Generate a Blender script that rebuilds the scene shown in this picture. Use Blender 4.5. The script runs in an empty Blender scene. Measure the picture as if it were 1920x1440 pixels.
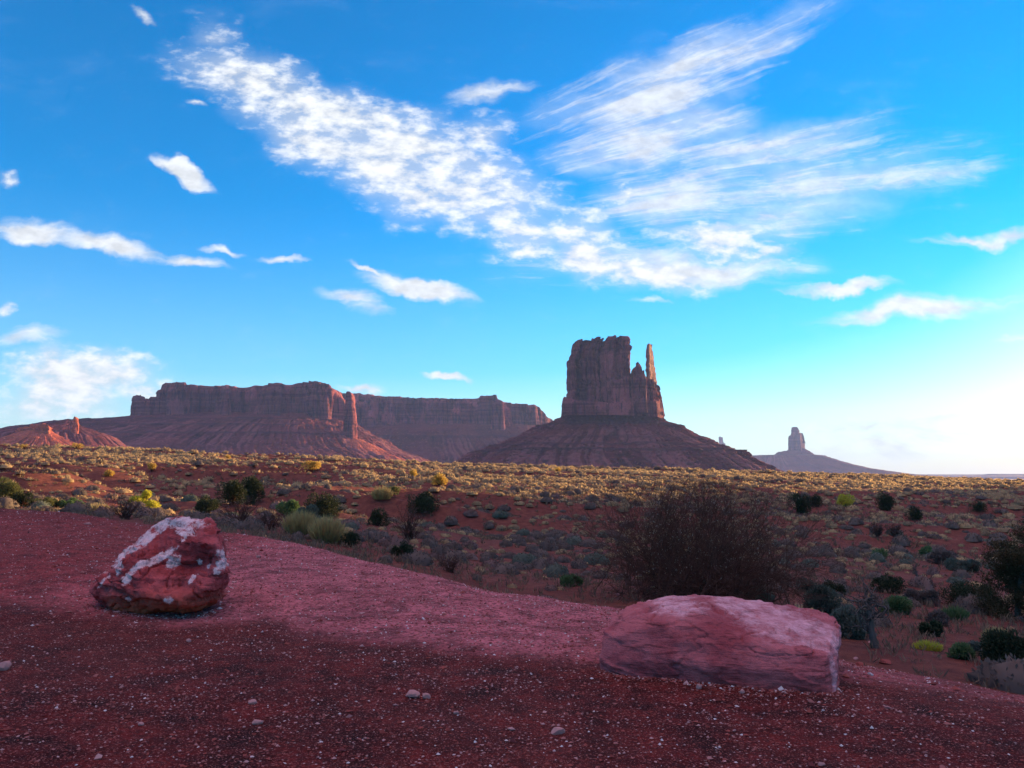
import bpy, math, random
import numpy as np
from mathutils import Vector
R = math.radians
sc = bpy.context.scene
COL = sc.collection
# ------------------------------------------------------------------ camera
FPX, PITCH, CAMZ = 1478.0, R(6.56), 1.6
cam = bpy.data.cameras.new('camera'); camo = bpy.data.objects.new('camera', cam); COL.objects.link(camo)
cam.sensor_width = 36.0; cam.lens = 36.0 * FPX / 1920.0
cam.clip_start = 0.05; cam.clip_end = 60000
camo.location = (0, 0, CAMZ); camo.rotation_euler = (math.pi / 2 + PITCH, 0, 0)
sc.camera = camo
sc.render.resolution_x, sc.render.resolution_y = 1024, 768
sc.view_settings.view_transform = 'Standard'; sc.view_settings.look = 'None'
sc.view_settings.exposure = 1.85; sc.view_settings.gamma = 1.0
sc.cycles.use_denoising = True
sc.cycles.max_bounces = 6; sc.cycles.transparent_max_bounces = 8; sc.cycles.volume_bounces = 1
# ------------------------------------------------------------------ sun and sky
SUN_AZ, SUN_EL = R(52), R(6.9)
SUNV = Vector((math.sin(SUN_AZ) * math.cos(SUN_EL), math.cos(SUN_AZ) * math.cos(SUN_EL), math.sin(SUN_EL)))
sl = bpy.data.lights.new('sun', 'SUN'); sl.energy = 5.0; sl.angle = R(0.55); sl.color = (1.0, 0.67, 0.31)
so = bpy.data.objects.new('sun', sl); COL.objects.link(so)
so.rotation_euler = SUNV.to_track_quat('Z', 'Y').to_euler(); so.location = (200, 150, 300)

CP, SP = math.cos(PITCH), math.sin(PITCH)
def um(px, py):
    """pixel of the photograph -> (x/y, (z-CAMZ)/y) of the ray through it"""
    u = (px - 960) / FPX; v = (720 - py) / FPX
    y = CP - v * SP; z = SP + v * CP
    return u / y, z / y
def P(px, py, Y):
    u, m = um(px, py)
    return (u * Y, Y, CAMZ + m * Y)

class NT:
    """small helper round a node tree"""
    def __init__(s, nt): s.nt = nt; s.n = nt.nodes; s.l = nt.links
    def add(s, typ, **k):
        n = s.n.new(typ)
        for a, b in k.items():
            if a == 'ins':
                for i, v in b.items():
                    if isinstance(v, bpy.types.NodeSocket): s.l.new(v, n.inputs[i])
                    else: n.inputs[i].default_value = v
            else: setattr(n, a, b)
        return n
    def math(s, op, a, b=None, c=None, clamp=False):
        n = s.n.new('ShaderNodeMath'); n.operation = op; n.use_clamp = clamp
        for i, v in enumerate((a, b, c)):
            if v is None: continue
            if isinstance(v, bpy.types.NodeSocket): s.l.new(v, n.inputs[i])
            else: n.inputs[i].default_value = v
        return n.outputs[0]
    def vmath(s, op, a, b=None):
        n = s.n.new('ShaderNodeVectorMath'); n.operation = op
        for i, v in enumerate((a, b)):
            if v is None: continue
            if isinstance(v, bpy.types.NodeSocket): s.l.new(v, n.inputs[i])
            else: n.inputs[i].default_value = v
        return n.outputs[0]
    def mix(s, f, a, b, mode='MIX'):
        n = s.n.new('ShaderNodeMix'); n.data_type = 'RGBA'; n.blend_type = mode
        for i, v in ((0, f), (6, a), (7, b)):
            if isinstance(v, bpy.types.NodeSocket): s.l.new(v, n.inputs[i])
            else: n.inputs[i].default_value = (v if i == 0 else (tuple(v) + (1,) if len(v) == 3 else v))
        return n.outputs[2]
    def ramp(s, x, lo, hi, a=0.0, b=1.0, smooth=True):
        n = s.n.new('ShaderNodeMapRange'); n.interpolation_type = 'SMOOTHSTEP' if smooth else 'LINEAR'
        s.l.new(x, n.inputs[0])
        for i, v in ((1, lo), (2, hi), (3, a), (4, b)): n.inputs[i].default_value = v
        return n.outputs[0]
    def noise(s, vec, scale, detail=4, rough=0.55, dist=0.0):
        n = s.n.new('ShaderNodeTexNoise'); s.l.new(vec, n.inputs['Vector'])
        n.inputs['Scale'].default_value = scale; n.inputs['Detail'].default_value = detail
        n.inputs['Roughness'].default_value = rough; n.inputs['Distortion'].default_value = dist
        return n.outputs['Fac']
    def mapping(s, vec, scale=(1, 1, 1), loc=(0, 0, 0), rot=(0, 0, 0), typ='POINT'):
        n = s.n.new('ShaderNodeMapping'); n.vector_type = typ; s.l.new(vec, n.inputs[0])
        n.inputs['Location'].default_value = loc; n.inputs['Rotation'].default_value = rot; n.inputs['Scale'].default_value = scale
        return n.outputs[0]

def build_world():
    w = bpy.data.worlds.new('World'); sc.world = w; w.use_nodes = True
    t = NT(w.node_tree); t.n.clear()
    sky = t.add('ShaderNodeTexSky', sky_type='NISHITA', sun_disc=False, sun_elevation=SUN_EL, sun_rotation=SUN_AZ,
                altitude=1600, air_density=1.0, dust_density=0.8, ozone_density=2.5)
    hs = t.add('ShaderNodeHueSaturation', ins={0: 0.504, 1: 1.75, 2: 1.4, 4: sky.outputs[0]})
    skycol = hs.outputs[0]
    tc = t.add('ShaderNodeTexCoord'); sep = t.add('ShaderNodeSeparateXYZ', ins={0: tc.outputs['Generated']})
    ysafe = t.math('MAXIMUM', sep.outputs[1], 0.05)
    a = t.math('DIVIDE', sep.outputs[0], ysafe); b = t.math('DIVIDE', sep.outputs[2], ysafe)
    com = t.add('ShaderNodeCombineXYZ', ins={0: a, 1: b})
    q = com.outputs[0]
    # paler air towards the horizon
    hz = t.math('POWER', t.ramp(sep.outputs[2], 0.0, 0.34, 1.0, 0.0, False), 1.8)
    # warp
    wn = t.add('ShaderNodeTexNoise', ins={'Vector': q, 'Scale': 7.0, 'Detail': 5.0, 'Roughness': 0.6})
    wv = t.vmath('SUBTRACT', wn.outputs['Color'], (0.5, 0.5, 0.5))
    sc_ = t.n.new('ShaderNodeVectorMath'); sc_.operation = 'SCALE'; t.l.new(wv, sc_.inputs[0]); sc_.inputs['Scale'].default_value = 0.085
    qw = t.vmath('ADD', q, sc_.outputs[0])
    def strokes(lst):
        acc = None
        for (x0, y0, x1, y1, wd, am) in lst:
            a0, b0 = um(x0, y0); a1, b1 = um(x1, y1)
            cx, cy = (a0 + a1) / 2, (b0 + b1) / 2
            L = math.hypot(a1 - a0, b1 - b0) / 2 * 1.25; ang = math.atan2(b1 - b0, a1 - a0)
            W = wd / FPX * 1.3
            mp = t.mapping(qw, scale=(L, W, 1), loc=(cx, cy, 0), rot=(0, 0, ang), typ='TEXTURE')
            g = t.add('ShaderNodeTexGradient', gradient_type='SPHERICAL', ins={0: mp}).outputs[1]
            g = t.math('MULTIPLY', g, am)
            acc = g if acc is None else t.math('SMOOTH_MAX', acc, g, 0.12)
        return acc
    puffs = strokes([(290, 90, 640, 200, 70, 1.0), (400, 150, 860, 320, 95, 1.35), (560, 220, 1080, 420, 110, 1.55),
                     (420, 190, 760, 330, 60, .9), (720, 350, 1080, 430, 75, 1.3), (880, 430, 1080, 460, 55, 1.3), (1060, 490, 1400, 520, 45, 1.4),
                     (0, 315, 30, 345, 25, 1.0),
                     (820, 240, 980, 240, 45, .8), (960, 400, 1200, 470, 70, 1.2), (1000, 460, 1180, 505, 50, 1.3),
                     (0, 690, 330, 705, 55, 1.5), (0, 740, 260, 740, 70, 1.4), 
                     (1210, 420, 1500, 480, 60, 1.1), (1380, 480, 1500, 470, 25, 1.1), (680, 724, 740, 728, 10, 1.0), (340, 30, 460, 90, 50, .75), (1130, 340, 1230, 380, 40, .8), (60, 660, 140, 665, 40, 1.2), (0, 580, 30, 590, 16, .9), (200, 720, 350, 735, 40, 1.1)])
    fans = strokes([(980, 245, 1570, 5, 62, 1.15), (1050, 235, 1400, 130, 55, 1.3), (1020, 290, 1420, 220, 65, 1.3), (1150, 330, 1720, 225, 60, .95),
                    (1080, 390, 1450, 330, 60, 1.25), (1100, 410, 1900, 290, 80, .95), (1220, 440, 1700, 380, 70, 1.0), (1100, 520, 1530, 500, 40, 1.2),
                    (1000, 470, 1250, 480, 60, .8), (1120, 340, 1560, 300, 45, .8), (1350, 830, 1920, 815, 45, .9),
                    (900, 520, 1300, 440, 50, .6), (1850, 640, 1920, 636, 12, .8)])
    streaks = strokes([(-60, 415, 190, 450, 26, 1.5), (90, 440, 330, 478, 24, 1.5), (280, 470, 450, 498, 17, 1.3), (370, 450, 480, 475, 10, 1.1), (490, 478, 590, 488, 9, 1.2), (278, 305, 410, 350, 17, 1.7),
                       (590, 540, 740, 602, 26, 1.1), (660, 520, 905, 565, 28, 1.6), (640, 480, 740, 540, 9, 1.2), (-20, 632, 130, 625, 20, 1.1), (790, 712, 880, 720, 9, 1.5),
                       (1470, 550, 1690, 536, 16, 1.4), (1500, 612, 1960, 556, 34, 1.5), (1700, 455, 1980, 418, 17, 1.1), (1830, 642, 1960, 634, 9, 1.0), (800, 195, 1010, 165, 26, 1.0), (325, 188, 390, 202, 10, 1.2), (230, 5, 285, 50, 14, .9), (1100, 440, 1600, 400, 40, .9), (1050, 470, 1420, 480, 40, 1.1), (1380, 795, 1900, 780, 16, .9), (1320, 845, 1800, 822, 12, .8), (640, 720, 740, 730, 8, 1.1), (1500, 375, 1920, 300, 40, .7), (1060, 500, 1540, 512, 36, 1.3), (1150, 568, 1260, 562, 8, .8)])
    # fibrous noise radiating from the fan's root
    ha, hb = um(300, 520)
    dx = t.math('SUBTRACT', a, ha); dy = t.math('SUBTRACT', b, hb)
    th = t.math('ARCTAN2', dy, dx); rr = t.math('SQRT', t.math('ADD', t.math('MULTIPLY', dx, dx), t.math('MULTIPLY', dy, dy)))
    pol = t.add('ShaderNodeCombineXYZ', ins={0: t.math('MULTIPLY', th, 22.0), 1: t.math('MULTIPLY', rr, 2.2), 2: 0.0}).outputs[0]
    wn2 = t.add('ShaderNodeTexNoise', ins={'Vector': q, 'Scale': 5.0, 'Detail': 3.0})
    pol = t.vmath('ADD', pol, wn2.outputs['Color'])
    fib = t.noise(pol, 1.7, 9, 0.7)
    pn = t.noise(t.mapping(q, scale=(1.0, 1.9, 1), rot=(0, 0, 0.35)), 30, 6, 0.6)
    pn2 = t.noise(t.mapping(q, scale=(1.0, 2.6, 1), rot=(0, 0, 0.3)), 5.5, 6, 0.6)
    pm = t.math('ADD', t.math('MINIMUM', puffs, 0.95), t.math('MULTIPLY', t.math('SUBTRACT', pn, 0.5), 2.0))
    pm = t.math('ADD', pm, t.math('MULTIPLY', t.math('SUBTRACT', pn2, 0.52), 1.6))
    pmask = t.math('MULTIPLY', t.ramp(pm, 0.10, 1.15), t.ramp(puffs, 0.02, 0.35))
    fm = t.math('ADD', fans, t.math('MULTIPLY', t.math('SUBTRACT', fib, 0.5), 2.6))
    fm = t.math('ADD', fm, t.math('MULTIPLY', t.math('SUBTRACT', pn2, 0.5), 0.6))
    fmask = t.math('MULTIPLY', t.math('MULTIPLY', t.ramp(fm, 0.10, 1.25), t.ramp(fans, 0.02, 0.35)), 0.85)
    sn = t.noise(t.mapping(qw, scale=(4.0, 34.0, 1), rot=(0, 0, 0.12)), 1.0, 6, 0.62)
    sm_ = t.math('ADD', streaks, t.math('MULTIPLY', t.math('SUBTRACT', sn, 0.5), 1.7))
    smask = t.math('MULTIPLY', t.math('MULTIPLY', t.ramp(sm_, 0.2, 1.15), t.ramp(streaks, 0.02, 0.3)), 0.95)
    veil = t.math('MULTIPLY', t.ramp(t.math('ADD', t.math('MAXIMUM', puffs, fans), t.math('MULTIPLY', t.math('SUBTRACT', pn2, 0.5), .9)), 0.10, 1.0), 0.5)
    mask = t.math('MAXIMUM', t.math('MAXIMUM', pmask, veil), t.math('MAXIMUM', fmask, smask))
    mask = t.math('MULTIPLY', mask, t.ramp(sep.outputs[1], 0.1, 0.5))
    lit = t.ramp(pn, 0.3, 0.7, 0.8, 1.1)
    white = t.add('ShaderNodeMix', data_type='RGBA', blend_type='MULTIPLY', ins={0: 1.0, 6: CLOUD, 7: lit}).outputs[2]
    hz = t.math('MULTIPLY', t.math('MULTIPLY', hz, 0.85), t.ramp(sep.outputs[1], -0.3, 0.6, 0.12, 1.0))
    pale = t.mix(hz, skycol, PALE)
    col = t.mix(mask, pale, white)
    # unseen cloud added overhead to warm and brighten the fill light
    up = t.math('ADD', t.math('ABSOLUTE', sep.outputs[2]), 0.12)
    cp = t.add('ShaderNodeCombineXYZ', ins={0: t.math('DIVIDE', sep.outputs[0], up), 1: t.math('DIVIDE', sep.outputs[1], up)}).outputs[0]
    oc = t.ramp(t.noise(t.mapping(cp, scale=(1, 1.7, 1), rot=(0, 0, .5)), 1.1, 7, .62), 0.36, 0.58)
    outside = t.ramp(sep.outputs[2], 0.62, 0.80)
    col = t.mix(t.math('MULTIPLY', oc, outside), col, FILLCLOUD)
    bg = t.add('ShaderNodeBackground', ins={0: col, 1: SKY_STR})
    out = t.add('ShaderNodeOutputWorld', ins={0: bg.outputs[0]})
    w.cycles.sampling_method = 'MANUAL'; w.cycles.sample_map_resolution = 1024
SKY_STR = 0.076
CLOUD = (3.5, 3.65, 3.8, 1)
FILLCLOUD = (6.2, 4.3, 5.2)
PALE = (2.15, 3.0, 3.4)
build_world()

# ------------------------------------------------------------------ numeric helpers
rng = np.random.default_rng(7)
def _hash(ix, iy, iz, seed):
    h = (ix.astype(np.int64) * 374761393 + iy.astype(np.int64) * 668265263 + iz.astype(np.int64) * 2147483647 + seed * 1274126177) & 0xFFFFFFFF
    h = ((h ^ (h >> 13)) * 1274126177) & 0xFFFFFFFF
    h = ((h ^ (h >> 16)) * 2246822519) & 0xFFFFFFFF
    return ((h ^ (h >> 15)) & 0xFFFFFF) / float(0xFFFFFF)
def vn(x, y, z=0.0, seed=0):
    """value noise, -1..1"""
    x, y, z = np.broadcast_arrays(np.asarray(x, float), np.asarray(y, float), np.asarray(z, float))
    ix, iy, iz = np.floor(x), np.floor(y), np.floor(z)
    fx, fy, fz = x - ix, y - iy, z - iz
    fx, fy, fz = [f * f * f * (f * (f * 6 - 15) + 10) for f in (fx, fy, fz)]
    r = 0
    for i in (0, 1):
        for j in (0, 1):
            for k in (0, 1):
                r = r + _hash(ix + i, iy + j, iz + k, seed) * (fx if i else 1 - fx) * (fy if j else 1 - fy) * (fz if k else 1 - fz)
    return r * 2 - 1
def fbm(x, y, z=0.0, o=4, seed=0, rough=0.5):
    a, s, r = 1.0, 0.0, 0
    f = 1.0
    for i in range(o):
        r = r + a * vn(np.asarray(x) * f + 17.3 * i, np.asarray(y) * f - 9.1 * i, np.asarray(z) * f + 3.7 * i, seed + i); s += a
        a *= rough; f *= 2.03
    return r / s
def ss(x, a, b):
    t = np.clip((np.asarray(x, float) - a) / (b - a), 0, 1); return t * t * (3 - 2 * t)

def tag(o, label=None, cat=None, group=None, kind=None):
    if label: o['label'] = label
    if cat: o['category'] = cat
    if group: o['group'] = group
    if kind: o['kind'] = kind
    return o
def mk(name, V, F, mat, parent=None, smooth=True, attrs=None, loc=None):
    """V (n,3), F list of arrays of quads/tris -> one mesh object"""
    V = np.asarray(V, np.float32)
    if not isinstance(F, (list, tuple)): F = [F]
    F = [np.asarray(f, np.int32) for f in F if len(f)]
    me = bpy.data.meshes.new(name)
    me.vertices.add(len(V)); me.vertices.foreach_set('co', V.ravel())
    nl = sum(f.size for f in F); npoly = sum(len(f) for f in F)
    me.loops.add(nl); me.polygons.add(npoly)
    me.loops.foreach_set('vertex_index', np.concatenate([f.ravel() for f in F]))
    tot = np.concatenate([np.full(len(f), f.shape[1], np.int32) for f in F])
    me.polygons.foreach_set('loop_start', np.concatenate([[0], np.cumsum(tot)[:-1]]).astype(np.int32))
    me.polygons.foreach_set('loop_total', tot)
    me.polygons.foreach_set('use_smooth', np.full(npoly, smooth))
    if attrs:
        for k, v in attrs.items():
            at = me.attributes.new(k, 'FLOAT', 'POINT'); at.data.foreach_set('value', np.asarray(v, np.float32))
    me.update(calc_edges=True); me.validate()
    if mat is not None: me.materials.append(mat)
    o = bpy.data.objects.new(name, me); COL.objects.link(o)
    if parent is not None: o.parent = parent
    if loc is not None: o.location = loc
    return o
def empty(name, loc=(0, 0, 0)):
    o = bpy.data.objects.new(name, None); COL.objects.link(o); o.location = loc; o.empty_display_size = 0.2
    return o
def grid_faces(nr, nc, wrap=False, off=0):
    i = np.arange(nr - 1)[:, None]; j = np.arange(nc if wrap else nc - 1)[None, :]
    j2 = (j + 1) % nc
    return np.stack([i * nc + j, i * nc + j2, (i + 1) * nc + j2, (i + 1) * nc + j], -1).reshape(-1, 4) + off

# ------------------------------------------------------------------ terrain function
EDGE = [(-400, 930), (0, 948), (120, 956), (240, 970), (410, 987), (520, 1002), (640, 1024), (750, 1050), (900, 1082), (1050, 1102), (1200, 1120),
        (1400, 1160), (1600, 1204), (1700, 1222), (1920, 1262), (2300, 1330)]
def ledge_plane(x, y): return np.clip(-0.02 * x, -0.6, 0.8) + 0.01 * np.clip(y, -20, 60)
eaz, er = [], []
for px, py in EDGE:
    u, m = um(px, py); Y = CAMZ / ((-0.02 * u + 0.01) - m); eaz.append(math.atan(u)); er.append(Y * math.hypot(1, u))
eaz = [-math.pi, -1.6] + eaz + [1.6, math.pi]; er = [30, 32] + er + [6.0, 12.0]
COLS = {
    -300: [(32, 940), (45, 925), (60, 900), (80, 880), (100, 862), (130, 845), (150, 836)],
    0: [(32, 950), (45, 932), (60, 908), (80, 888), (100, 870), (130, 852), (155, 841)],
    300: [(27, 975), (35, 957), (50, 937), (70, 912), (95, 888), (125, 866), (155, 851)],
    640: [(24, 1015), (32, 985), (45, 955), (60, 930), (80, 906), (110, 888), (145, 872), (165, 866)],
    960: [(20, 1100), (27, 1070), (38, 1020), (50, 975), (62, 943), (78, 912), (105, 898), (140, 885), (175, 877)],
    1280: [(15, 1150), (24, 1085), (35, 1025), (50, 980), (66, 947), (85, 918), (115, 901), (150, 889), (185, 880)],
    1600: [(12, 1215), (18, 1150), (26, 1090), (38, 1030), (55, 985), (78, 950), (110, 921), (150, 902), (200, 890)],
    1920: [(11, 1265), (16, 1190), (24, 1120), (36, 1050), (54, 1000), (80, 962), (110, 937), (150, 917), (220, 902)],
    2250: [(10, 1300), (16, 1210), (24, 1130), (36, 1060), (54, 1005), (80, 965), (110, 940), (150, 920), (220, 905)]}
VALLEY = -42.0
LR = np.linspace(math.log(5), math.log(14000), 420)
_rows, _az = [], []
for px in sorted(COLS):
    ks = COLS[px]; u0 = um(px, 900)[0]; rs, zs = [], []
    for Y, py in ks:
        u, m = um(px, py); rs.append(math.log(Y * math.hypot(1, u))); zs.append(CAMZ + m * Y)
    rs = [math.log(5)] + rs; zs = [zs[0]] + zs
    rc = math.exp(rs[-1]); zc = zs[-1]
    for k, dz in ((1.15, -.8), (1.5, -6), (2.4, -16), (4.5, -30)): rs.append(math.log(rc * k)); zs.append(zc + dz)
    rs.append(math.log(1300)); zs.append(VALLEY); rs.append(math.log(20000)); zs.append(VALLEY)
    _rows.append(np.interp(LR, rs, zs)); _az.append(math.atan(u0))
AZG = np.linspace(_az[0], _az[-1], 160)
G = np.array([np.interp(AZG, _az, np.array(_rows)[:, k]) for k in range(len(LR))]).T
def _blur(A, n, ax):
    k = np.hanning(n + 2)[1:-1]; k /= k.sum(); p = n // 2
    pad = [(0, 0), (0, 0)]; pad[ax] = (p, p); B = np.pad(A, pad, mode='edge')
    return np.apply_along_axis(lambda v: np.convolve(v, k, 'valid'), ax, B)
G = _blur(_blur(G, 21, 0), 9, 1)
HILLP = [(-260, 0), (-160, 30), (-40, 34), (10, 31), (28, 27), (33, 20.5), (45, 20.5), (51, 17), (60, 9), (68, 0), (300, 0)]
SA, CA = math.sin(SUN_AZ), math.cos(SUN_AZ)
def terrain(x, y, detail=True):
    x = np.asarray(x, float); y = np.asarray(y, float)
    az = np.arctan2(x, y); r = np.hypot(x, y) + 1e-6
    gi = np.clip((az - AZG[0]) / (AZG[1] - AZG[0]), 0, len(AZG) - 1.001)
    gj = np.clip((np.log(r) - LR[0]) / (LR[1] - LR[0]), 0, len(LR) - 1.001)
    i, j = gi.astype(int), gj.astype(int); fi, fj = gi - i, gj - j
    zo = (G[i, j] * (1 - fi) + G[i + 1, j] * fi) * (1 - fj) + (G[i, j + 1] * (1 - fi) + G[i + 1, j + 1] * fi) * fj
    re = np.interp(az, eaz, er)
    # dunes: long low ridges, steeper towards the viewer
    w = ss(r, 32, 60) * (1 - ss(r, 400, 900)) * np.where(r > 230, 0.6, 1)
    wl = 1 - 0.62 * ss(az, -0.25, 0.15)
    d = 1 - np.abs(vn(x / 26 + 0.3 * vn(x / 15, y / 15, 0, 5), y / 10.5 + 0.02 * x, 0, 11)) * 2
    d2 = fbm(x / 12, y / 7, 0, 3, 21)
    zo = zo + w * wl * (1.6 * d - 0.5 + 0.35 * d2)
    zo = zo + ss(r, 14, 22) * (1 - ss(r, 300, 600)) * 0.12 * fbm(x / 3, y / 3, 0, 3, 31)
    far = ss(r, 600, 1500); zo = zo + far * 5 * fbm(x / 600, y / 600, 0, 3, 41)
    zl = ledge_plane(x, y) + 0.05 * fbm(x / 2.5, y / 2.5, 0, 3, 51) * ss(r, 3, 6)
    zl = zl + 0.022 * fbm(x * 1.8, y * 1.8, 0, 5, 52, .6)
    s = r - re - 0.35 * fbm(x * .7, y * .7, 0, 2, 61)
    k = ss(s, 0.0, np.maximum(2.2, re * 0.28))
    zl = zl - 0.22 * ss(s, -1.6, 0.6)
    z = zl * (1 - k) + zo * k
    # unseen rise added outside the picture, shaped to shade the near ground
    t = x * SA + y * CA; p = -x * CA + y * SA
    hp = np.interp(p, [a for a, b in HILLP], [b for a, b in HILLP])
    hp = 1.1 * hp * (1 + 0.10 * fbm(p / 9, t / 40, 0, 3, 71))
    z = z + hp * ss(t, 150, 205) * (1 - ss(t, 230, 380)) * ss(az, 0.62, 0.70)
    return z
def ledge_mask(x, y):
    az = np.arctan2(x, y); r = np.hypot(x, y)
    s = r - np.interp(az, eaz, er) - 0.35 * fbm(x * .7, y * .7, 0, 2, 61)
    return 1 - ss(s, -0.2, 0.7)
def hit(px, py, rmin=3.5):
    """where the ray through a pixel of the photograph meets the ground"""
    u, m = um(px, py)
    Y = np.exp(np.linspace(math.log(rmin), math.log(400), 1500))
    dz = CAMZ + m * Y - terrain(u * Y, Y)
    k = np.argmax(dz < 0) if (dz < 0).any() else len(Y) - 1
    return float(u * Y[k]), float(Y[k]), float(terrain(u * Y[k], Y[k]))
def hit_far(px, py):
    """like hit, but beyond the near ledge's edge"""
    u, m = um(px, py); re = float(np.interp(math.atan(u), eaz, er)) / math.hypot(1, u)
    return hit(px, py, max(3.5, re + 1.2))

# ------------------------------------------------------------------ materials
def principled(name, rough=0.9, spec=0.2):
    m = bpy.data.materials.new(name); m.use_nodes = True
    t = NT(m.node_tree); b = t.n['Principled BSDF']
    b.inputs['Roughness'].default_value = rough; b.inputs['Specular IOR Level'].default_value = spec
    return m, t, b
def bump(t, b, h, dist, strength=1.0):
    n = t.add('ShaderNodeBump', ins={'Height': h, 'Distance': dist, 'Strength': strength}); t.l.new(n.outputs[0], b.inputs['Normal'])

def mat_ground():
    m, t, b = principled('red_soil', 0.95, 0.1)
    pos = t.add('ShaderNodeTexCoord').outputs['Object']
    led = t.add('ShaderNodeAttribute', attribute_name='ledge').outputs['Fac']
    sep = t.add('ShaderNodeSeparateXYZ', ins={0: pos})
    n1 = t.noise(pos, 0.35, 5, 0.6); n2 = t.noise(pos, 3.0, 6, 0.65); n3 = t.noise(pos, 22.0, 4, 0.7); n4 = t.noise(pos, 0.05, 4, 0.5)
    c = t.mix(t.ramp(n2, 0.3, 0.7), (0.014, 0.003, 0.002), (0.17, 0.018, 0.014))  # dark front ground: a soft shadow put into the soil colour
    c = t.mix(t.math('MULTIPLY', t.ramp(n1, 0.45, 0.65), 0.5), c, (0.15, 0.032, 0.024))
    lit_strip = t.add('ShaderNodeAttribute', attribute_name='lit_strip').outputs['Fac']  # brighter ground beyond that painted shade
    c = t.mix(t.math('MULTIPLY', lit_strip, t.ramp(n2, 0.3, 0.65, 0.25, 0.85)), c, t.mix(t.ramp(sep.outputs[0], -7.0, -3.5), (0.62, 0.085, 0.085), (0.74, 0.20, 0.215)))
    c = t.mix(t.math('MULTIPLY', t.ramp(n3, 0.46, 0.62), 0.75), c, (0.05, 0.011, 0.010))
    n5 = t.noise(pos, 75.0, 3, 0.7); c = t.mix(t.math('MULTIPLY', t.ramp(n5, 0.56, 0.64), 0.7), c, (0.50, 0.17, 0.14))
    far = t.mix(t.ramp(n2, 0.3, 0.7), (0.11, 0.034, 0.026), (0.21, 0.068, 0.044))
    far = t.mix(t.math('MULTIPLY', t.ramp(n1, 0.5, 0.7), 0.6), far, (0.12, 0.034, 0.028))
    c = t.mix(led, far, c)
    v = t.add('ShaderNodeTexVoronoi', ins={'Vector': pos, 'Scale': 30.0})
    spk = t.math('LESS_THAN', v.outputs['Distance'], 0.22)
    spk2 = t.math('GREATER_THAN', t.add('ShaderNodeSeparateColor', ins={0: v.outputs['Color']}).outputs[0], 0.8)
    spk = t.math('MULTIPLY', t.math('MULTIPLY', spk, spk2), led)
    c = t.mix(t.math('MULTIPLY', spk, 0.8), c, (0.55, 0.36, 0.32))
    t.l.new(c, b.inputs['Base Color'])
    h = t.math('ADD', t.math('MULTIPLY', n3, 0.5), t.math('MULTIPLY', t.noise(pos, 60, 3, 0.7), 0.35))
    h = t.math('ADD', h, t.math('MULTIPLY', v.outputs['Distance'], -0.25))
    bump(t, b, h, 0.06, 1.0)
    return m
def mat_rock(name, c1, c2, c3, zscale=1.0, streak=True, bd=3.0):
    m, t, b = principled(name, 0.95, 0.08)
    pos = t.add('ShaderNodeNewGeometry').outputs['Position']
    st = t.noise(t.mapping(pos, scale=(0.002, 0.002, 0.16 * zscale)), 1.0, 5, 0.65)
    fl = t.noise(t.mapping(pos, scale=(0.05, 0.05, 0.006)), 1.0, 6, 0.65)
    pt = t.noise(t.mapping(pos, scale=(0.011, 0.011, 0.009)), 1.0, 4, 0.5)
    fine = t.noise(pos, 0.22, 6, 0.7)
    c = t.mix(t.ramp(st, 0.35, 0.65), c1, c2)
    if streak:
        c = t.mix(t.math('MULTIPLY', t.ramp(fl, 0.46, 0.66), 0.75), c, c3)
        c = t.mix(t.math('MULTIPLY', t.ramp(pt, 0.53, 0.62), 0.7), c, tuple(min(1, k * 1.65) for k in c2))
        jt = t.noise(t.mapping(pos, scale=(0.16, 0.16, 0.012)), 1.0, 4, 0.6)
        c = t.mix(t.math('MULTIPLY', t.ramp(jt, 0.54, 0.64), 0.7), c, c3)
        fine = t.math('ADD', fine, t.math('ADD', t.math('MULTIPLY', jt, -1.6), t.math('MULTIPLY', fl, -1.2)))
    else:
        spk = t.ramp(t.noise(pos, 0.16, 3, 0.8), 0.60, 0.68)
        c = t.mix(0.55, c, c1)
        c = t.mix(t.math('MULTIPLY', t.ramp(pt, 0.45, 0.6), 0.5), c, c3)
        c = t.mix(t.math('MULTIPLY', spk, 0.75), c, tuple(min(1, k * 2.2 + 0.05) for k in c2))
    if not streak:
        rub = t.add('ShaderNodeAttribute', attribute_name='rubble').outputs['Fac']
        c = t.mix(t.math('MULTIPLY', t.ramp(t.math('ADD', rub, t.math('MULTIPLY', t.noise(pos, 0.08, 5, .7), .8)), .75, 1.15), .6), c, tuple(k * 1.25 + .035 for k in c2))
        bnd = t.add('ShaderNodeAttribute', attribute_name='band').outputs['Fac']
        c = t.mix(t.math('MULTIPLY', bnd, .8), c, c3)
    c = t.mix(t.math('MULTIPLY', t.ramp(t.noise(pos, 0.3, 5, 0.7), 0.48, 0.66), 0.5), c, tuple(k * 0.4 for k in c1))
    t.l.new(c, b.inputs['Base Color'])
    h = t.math('ADD', t.math('MULTIPLY', fine, 0.6), t.math('MULTIPLY', st, 0.5))
    bump(t, b, h, bd * 1.8, 1.0)
    return m
def mat_leaf(name, c1, c2, trans=0.35, rough=0.8):
    m, t, b = principled(name, rough, 0.15)
    rnd = t.add('ShaderNodeNewGeometry').outputs['Random Per Island']
    oi = t.add('ShaderNodeObjectInfo').outputs['Random']
    c = t.mix(rnd, c1, c2)
    c = t.mix(t.math('MULTIPLY', oi, 0.35), c, tuple(k * 0.55 for k in c1))
    t.l.new(c, b.inputs['Base Color'])
    tr = t.add('ShaderNodeBsdfTranslucent', ins={0: c})
    mx = t.add('ShaderNodeMixShader', ins={0: trans, 1: b.outputs[0], 2: tr.outputs[0]})
    t.l.new(mx.outputs[0], t.n['Material Output'].inputs[0])
    return m
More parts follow.
